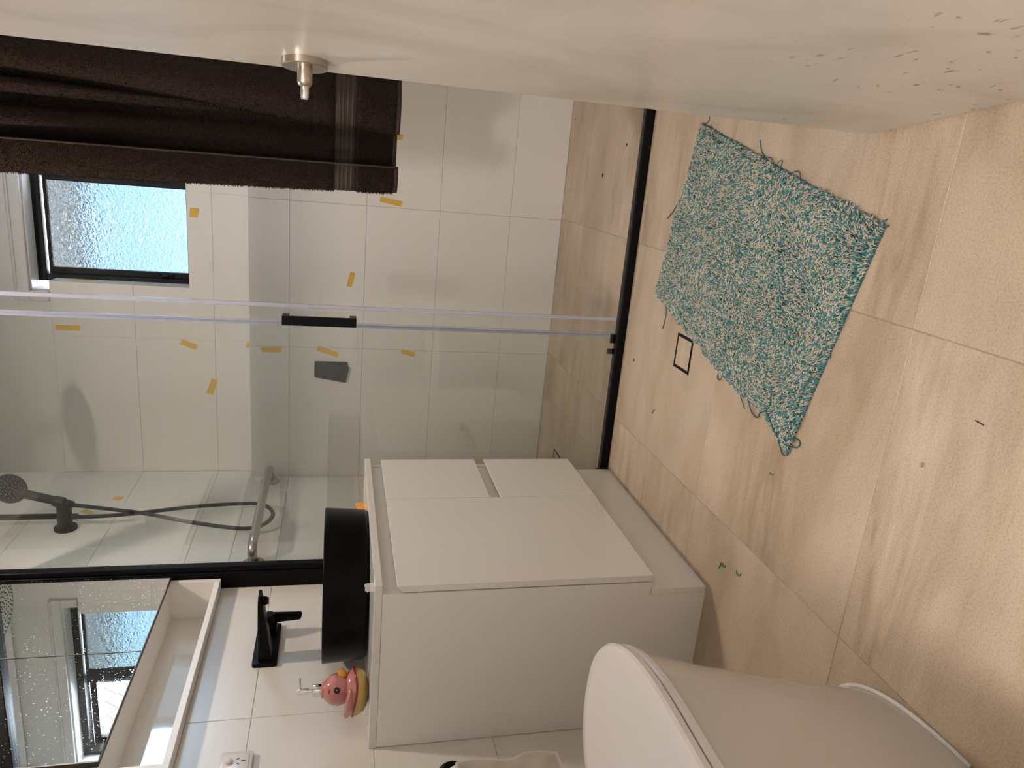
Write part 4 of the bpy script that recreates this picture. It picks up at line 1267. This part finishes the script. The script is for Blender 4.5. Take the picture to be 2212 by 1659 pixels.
thread([(1.055, -0.290, 0.010), (1.034, -0.286, 0.004), (1.008, -0.281, Zt), (0.980, -0.273, Zt)], 0.0014)
thread([(0.990, -0.630, 0.010), (0.962, -0.640, 0.005), (0.942, -0.629, Zt), (0.934, -0.638, Zt), (0.945, -0.650, Zt), (0.972, -0.655, 0.009)], 0.0015)
thread([(0.950, -0.745, 0.009), (0.924, -0.756, 0.004), (0.905, -0.776, Zt)])
thread([(0.986, -0.896, 0.022), (0.955, -0.898, 0.021), (0.937, -0.885, 0.020), (0.922, -0.856, 0.014), (0.909, -0.841, 0.005), (0.902, -0.826, Zt), (0.912, -0.808, 0.006), (0.930, -0.800, 0.010)], 0.0014)
thread([(0.940, -0.888, 0.021), (0.923, -0.912, 0.021), (0.903, -0.934, 0.018), (0.899, -0.956, 0.015), (0.908, -0.977, 0.010), (0.912, -0.991, Zt), (0.905, -1.000, Zt), (0.894, -0.991, Zt), (0.890, -0.968, 0.012)], 0.0014)
thread([(0.908, -0.936, 0.020), (0.888, -0.944, 0.013), (0.870, -0.940, Zt), (0.862, -0.952, Zt), (0.868, -0.966, Zt), (0.884, -0.965, 0.004), (0.896, -0.946, 0.016)], 0.0014)

# ------------------------------------------------------------------ toilet
toi = thing('toilet', (0.45, -1.50, 0.0), 'white floor standing toilet with its lid closed beside the vanity', 'toilet')
TX = 0.452
def outline(ytip, yback, hw, n=44, p=2.35):
    """D shape pointing to +y: straight sides, rounded tip"""
    La = min(0.30, ytip - yback)
    pts = []
    for k in range(n + 1):
        a = -math.pi / 2 + math.pi * k / n          # -90..90
        s, c = math.sin(a), math.cos(a)
        x = hw * math.copysign(abs(s) ** (2 / p), s)
        y = (ytip - La) + La * abs(c) ** (2 / p)
        pts.append((TX + x, y))
    pts += [(TX + hw * 0.98, yback), (TX - hw * 0.98, yback)]
    return pts
def slab(bm, levels, cap=True):
    """levels: list of (z, outline)"""
    rings = [[bm.verts.new((x, y, z)) for x, y in o_] for z, o_ in levels]
    N_ = len(rings[0])
    for A, D in zip(rings, rings[1:]):
        for k in range(N_): bm.faces.new((A[k], A[(k + 1) % N_], D[(k + 1) % N_], D[k]))
    if cap:
        bm.faces.new(rings[0][::-1]); bm.faces.new(rings[-1])
    return bm
YT, YBK, HW = -1.136, -1.855, 0.2165
bm = B()
lv = []
for t in np.linspace(0, 1, 14):
    z = 0.002 + 0.412 * t
    e = t ** 1.25
    lv.append((z, outline(-1.245 + 0.095 * e - 0.002, YBK, 0.150 + 0.057 * e)))
lv.append((0.420, outline(-1.154, YBK, 0.204)))
slab(bm, lv); obj('pan', bm, M['ceramic'], toi, auto=40)
bm = B(); slab(bm, [(0.4205, outline(YT - 0.009, -1.66, HW - 0.008)), (0.423, outline(YT - 0.005, -1.66, HW - 0.004)), (0.433, outline(YT - 0.003, -1.66, HW - 0.002)), (0.437, outline(YT - 0.006, -1.66, HW - 0.005))]); obj('seat_ring', bm, M['seat'], toi, auto=40)
bm = B(); slab(bm, [(0.4395, outline(YT - 0.006, -1.66, HW - 0.005)), (0.442, outline(YT - 0.001, -1.66, HW - 0.001)), (0.452, outline(YT, -1.66, HW)), (0.457, outline(YT - 0.003, -1.66, HW - 0.003)), (0.4600, outline(YT - 0.009, -1.66, HW - 0.009)), (0.461, outline(YT - 0.030, -1.66, HW - 0.03))]); obj('lid', bm, M['seat'], toi, auto=25)
bm = B(); box(bm, (TX - 0.185, -1.857, 0.42), (TX + 0.185, -1.70, 0.82), 0.02, 3); cist = obj('cistern', bm, M['ceramic'], toi, auto=40)
bm = B(); box(bm, (TX - 0.19, -1.858, 0.8205), (TX + 0.19, -1.695, 0.845), 0.008, 2); obj('cistern_lid', bm, M['ceramic'], toi, auto=40)
bm = B(); lathe(bm, [(0.024, 0.0), (0.024, 0.005), (0.02, 0.007), (0, 0.007)], (TX, -1.775, 0.845), 'z', 28); obj('flush_button', bm, M['chrome'], toi, auto=40)
# silicone bead round the foot
bm = B(); f_ = outline(-1.243, YBK + 0.01, 0.1525); tube(bm, [(x, y, 0.003) for x, y in f_[:-2]], 0.0042, 8); obj('sealant_bead', bm, M['plastic'], toi, smooth=True)

# ------------------------------------------------------------------ toilet paper on the side wall
tpr = thing('toilet_roll_holder', (0.0, -0.945, 0.66), 'black toilet roll holder fixed to the side wall under the bench', 'roll holder')
bm = B(); lathe(bm, [(0, 0.0003), (0.022, 0.0003), (0.022, 0.008), (0.02, 0.010), (0, 0.010)], (0.0, -1.06, 0.655), 'x', 24); obj('wall_rose', bm, M['black'], tpr, auto=40)
bm = B(); tube(bm, [(0.008, -1.06, 0.655), (0.045, -1.06, 0.655), (0.054, -1.056, 0.655), (0.058, -1.045, 0.655), (0.058, -1.01, 0.655), (0.058, -0.902, 0.655)], 0.007, 14); lathe(bm, [(0, 0.0), (0.030, 0.0), (0.031, 0.002), (0.031, 0.007), (0.029, 0.009), (0, 0.009)], (0.058, -0.911, 0.660), 'y', 20); obj('arm', bm, M['black'], tpr, auto=40)
tpp = thing('toilet_roll', (0.058, -0.965, 0.60), 'white toilet roll with a long crumpled sheet hanging down', 'toilet roll')
bm = B(); lathe(bm, [(0.020, -0.050), (0.031, -0.050), (0.033, -0.048), (0.033, 0.048), (0.031, 0.050), (0.020, 0.050), (0.020, -0.050)], (0.058, -0.965, 0.642), 'y', 40); obj('paper_roll', bm, M['paper'], tpp, auto=50)
bm = B()
rows = []
for j, z in enumerate(np.linspace(0.655, 0.405, 30)):
    rr_ = []
    for i, y in enumerate(np.linspace(-1.014, -0.914, 16)):
        x = 0.0925 + 0.0016 * math.sin(j * 0.45 + i * 0.33) * min(1, j / 6) + 0.0010 * math.sin(j * 0.8 - i * 0.5) * min(1, j / 6) - 0.00035 * j
        rr_.append(bm.verts.new((x, y + 0.006 * math.sin(j * 0.35) + 0.0006 * j, z)))
    rows.append(rr_)
for A, D in zip(rows, rows[1:]):
    for k in range(15): bm.faces.new((A[k], A[k + 1], D[k + 1], D[k]))
r_ = bmesh.ops.solidify(bm, geom=list(bm.faces), thickness=0.0006)
obj('hanging_sheet', bm, M['paper'], tpp, smooth=True)

# ------------------------------------------------------------------ strips of yellow tape on the tiles
def tape(p0, p1, w, nrm, label, ragged=0.0015, seed=0):
    r = random.Random(seed + 11)
    p0, p1, nrm = V(p0), V(p1), V(nrm)
    d = (p1 - p0); L = d.length; d.normalize(); s = nrm.cross(d).normalized()
    N_ = max(4, int(L / 0.008)); K_ = 4
    bm = B(); top_, bot_ = [], []
    for i in range(N_ + 1):
        ra, rb = [], []
        for k in range(K_ + 1):
            a = i / N_; c = k / K_ - 0.5
            off = V((0, 0, 0))
            if i in (0, N_): off += d * r.uniform(-ragged, ragged)
            if k in (0, K_): off += s * r.uniform(-ragged, ragged) * 0.35
            lift = 0.0005 + 0.0022 * max(0, abs(a - 0.5) * 2 - 0.7) * r.random() + 0.0005 * r.random()
            q = p0 + d * (L * a) + s * (w * c) + off
            ra.append(bm.verts.new(q + nrm * (lift + 0.0004))); rb.append(bm.verts.new(q + nrm * 0.0001))
        top_.append(ra); bot_.append(rb)
    for X, flip in ((top_, False), (bot_, True)):
        for i in range(N_):
            for k in range(K_):
                f = (X[i][k], X[i + 1][k], X[i + 1][k + 1], X[i][k + 1])
                bm.faces.new(f[::-1] if flip else f)
    per = [(i, 0) for i in range(N_ + 1)] + [(N_, k) for k in range(1, K_ + 1)] + [(i, K_) for i in range(N_ - 1, -1, -1)] + [(0, k) for k in range(K_ - 1, 0, -1)]
    for a, c in zip(per, per[1:] + per[:1]):
        bm.faces.new((top_[a[0]][a[1]], top_[c[0]][c[1]], bot_[c[0]][c[1]], bot_[a[0]][a[1]]))
    o = obj('tape_strip', bm, M['tape'])
    tag(o, label, 'tape', 'strips of yellow tape on the wall tiles')
    return o
yl, yu = YB_LO - 0.0002, YB_UP - 0.0002
nb = (0, -1, 0)
tape((1.223, yl, 0.774), (1.209, yl, 0.686), 0.021, nb, 'yellow tape strip just below the free corner of the towel', seed=1)
tape((1.467, yl, 0.765), (1.469, yl, 0.694), 0.020, nb, 'yellow tape strip partly covered by the bottom of the towel', seed=2)
tape((0.859, yl, 0.889), (0.919, yl, 0.875), 0.021, nb, 'yellow tape strip lying crosswise by the shower door handle', seed=3)
tape((0.576, yl, 1.238), (0.579, yl, 1.159), 0.022, nb, 'upright yellow tape strip just below the wall ledge', seed=4)
tape((0.590, yl, 1.012), (0.562, yl, 0.928), 0.022, nb, 'slanting yellow tape strip next to the dark plate holder', seed=5)
tape((0.587, yl, 0.660), (0.573, yl, 0.603), 0.020, nb, 'short yellow tape strip, lowest one behind the sliding glass', seed=6)
tape((1.112, yu, 1.510), (1.110, yu, 1.480), 0.036, nb, 'small square of yellow tape right under the window sill', seed=7)
tape((0.625, yu, 2.024), (0.627, yu, 1.937), 0.021, nb, 'highest upright yellow tape strip on the window wall, by the tile edge', seed=8)
tape((0.583, yu, 1.562), (0.560, yu, 1.502), 0.023, nb, 'slanting yellow tape strip on the tiles above the wall ledge', seed=9)
tape((0.358, yu, 1.457), (0.421, yu, 1.435), 0.025, nb, 'yellow tape strip lying crosswise above the wall ledge', seed=10)
tape((0.577, yu, 1.306), (0.575, yu, 1.288), 0.022, nb, 'tiny scrap of yellow tape sitting on the wall ledge edge', seed=11)
tape((0.8102, 1.022, 1.974), (0.8102, 0.999, 1.891), 0.013, (1, 0, 0), 'thin yellow tape strip on the tiled window jamb', seed=12)
tape((0.0003, 0.672, 1.772), (0.0003, 0.698, 1.764), 0.030, (1, 0, 0), 'torn scrap of yellow tape beside the shower hose', ragged=0.004, seed=13)
tape((0.0003, 0.585, 1.862), (0.0003, 0.555, 1.822), 0.022, (1, 0, 0), 'torn yellow tape strip behind the hand shower bracket', ragged=0.004, seed=14)
tape((0.0003, 0.128, 1.990), (0.0003, 0.126, 1.905), 0.018, (1, 0, 0), 'yellow tape strip beside the black screen frame', seed=15)

# ------------------------------------------------------------------ crumbs and fluff on the floor
def crumb(x, y, s, label, material, name='dirt_crumb', flat=0.6, seed=0, cat='dirt', group=None):
    bm = B(); bmesh.ops.create_icosphere(bm, subdivisions=1, radius=1)
    r = random.Random(seed)
    for v in bm.verts:
        k = 1 + r.uniform(-0.3, 0.3)
        v.co = V((x + v.co.x * s * k, y + v.co.y * s * 0.7 * k, 0.0003 + (v.co.z + 1) * s * 0.5 * flat))
    tag(obj(name, bm, material), label, cat, group)
g1 = 'dark crumbs on the shower floor'
crumb(1.603, 0.835, 0.005, 'dark crumb on the shower floor close to the wall joint', M['crumb'], seed=1, group=g1)
crumb(1.500, 0.209, 0.0065, 'dark crumb on the shower floor nearest the black rail', M['crumb'], seed=2, group=g1)
crumb(1.395, 0.414, 0.008, 'largest dark crumb in the middle of the shower floor', M['crumb'], seed=3, group=g1)
crumb(0.836, -0.095, 0.0055, 'dark crumb on the tiles between drain and shower rail', M['crumb'], seed=4)
crumb(0.994, -1.314, 0.0042, 'rusty brown grain on the large floor tile below the mat', M['card'], seed=5)
def wisp(pts, label, r=0.0011, material=None, cat='fluff', name='fluff'):
    bm = B(); tube(bm, spline([(x, y, z) for x, y, z in pts], 5), r, 6); tag(obj(name, bm, material or M['fluff'], smooth=True), label, cat)
wisp([(0.492, -0.792, 0.0016), (0.502, -0.796, 0.002), (0.512, -0.800, 0.0026), (0.508, -0.812, 0.0018), (0.515, -0.818, 0.0016)], 'teal fluff on the tiles just past the vanity kick board')
wisp([(0.530, -0.866, 0.0016), (0.524, -0.872, 0.002), (0.526, -0.882, 0.0016), (0.533, -0.886, 0.0016)], 'teal fluff curl on the tiles, nearer the toilet than the other')
wisp([(0.806, -0.918, 0.0016), (0.803, -0.925, 0.0018), (0.807, -0.932, 0.0016)], 'tiny teal fluff curl on the open floor near the mat corner')
wisp([(1.098, -1.388, 0.0014), (1.097, -1.396, 0.0014), (1.096, -1.404, 0.0014)], 'short dark hair on the large floor tile nearest the doorway', 0.0009, M['crumb'], 'hair', 'hair')
wisp([(0.722, -0.288, 0.0014), (0.730, -0.292, 0.0016), (0.736, -0.300, 0.0014)], 'short dark hair on the floor tile by the shower rail', 0.0009, M['crumb'], 'hair', 'hair')

# ------------------------------------------------------------------ ceiling lights (above the frame)
def ceiling_light(x, y, r, label):
    t = thing('ceiling_light', (x, y, Z_CEIL), label, 'light')
    bm = B(); lathe(bm, [(r + 0.03, -0.0005), (r + 0.03, -0.012), (r + 0.01, -0.020), (r, -0.020), (r, -0.0005)], (x, y, Z_CEIL), 'z', 40); obj('trim_ring', bm, M['plastic'], t, auto=40)
    bm = B(); lathe(bm, [(0.0, -0.014), (r - 0.001, -0.014), (r - 0.001, -0.002), (0, -0.002)], (x, y, Z_CEIL), 'z', 40); obj('lens', bm, M['lens'], t)
ceiling_light(LAMP[0], LAMP[1], 0.075, 'round white ceiling light above the bathroom vanity')
ceiling_light(1.0, -3.1, 0.19, 'round white ceiling light added in the hall as fill light')  # invented fitting to go with the added hall fill
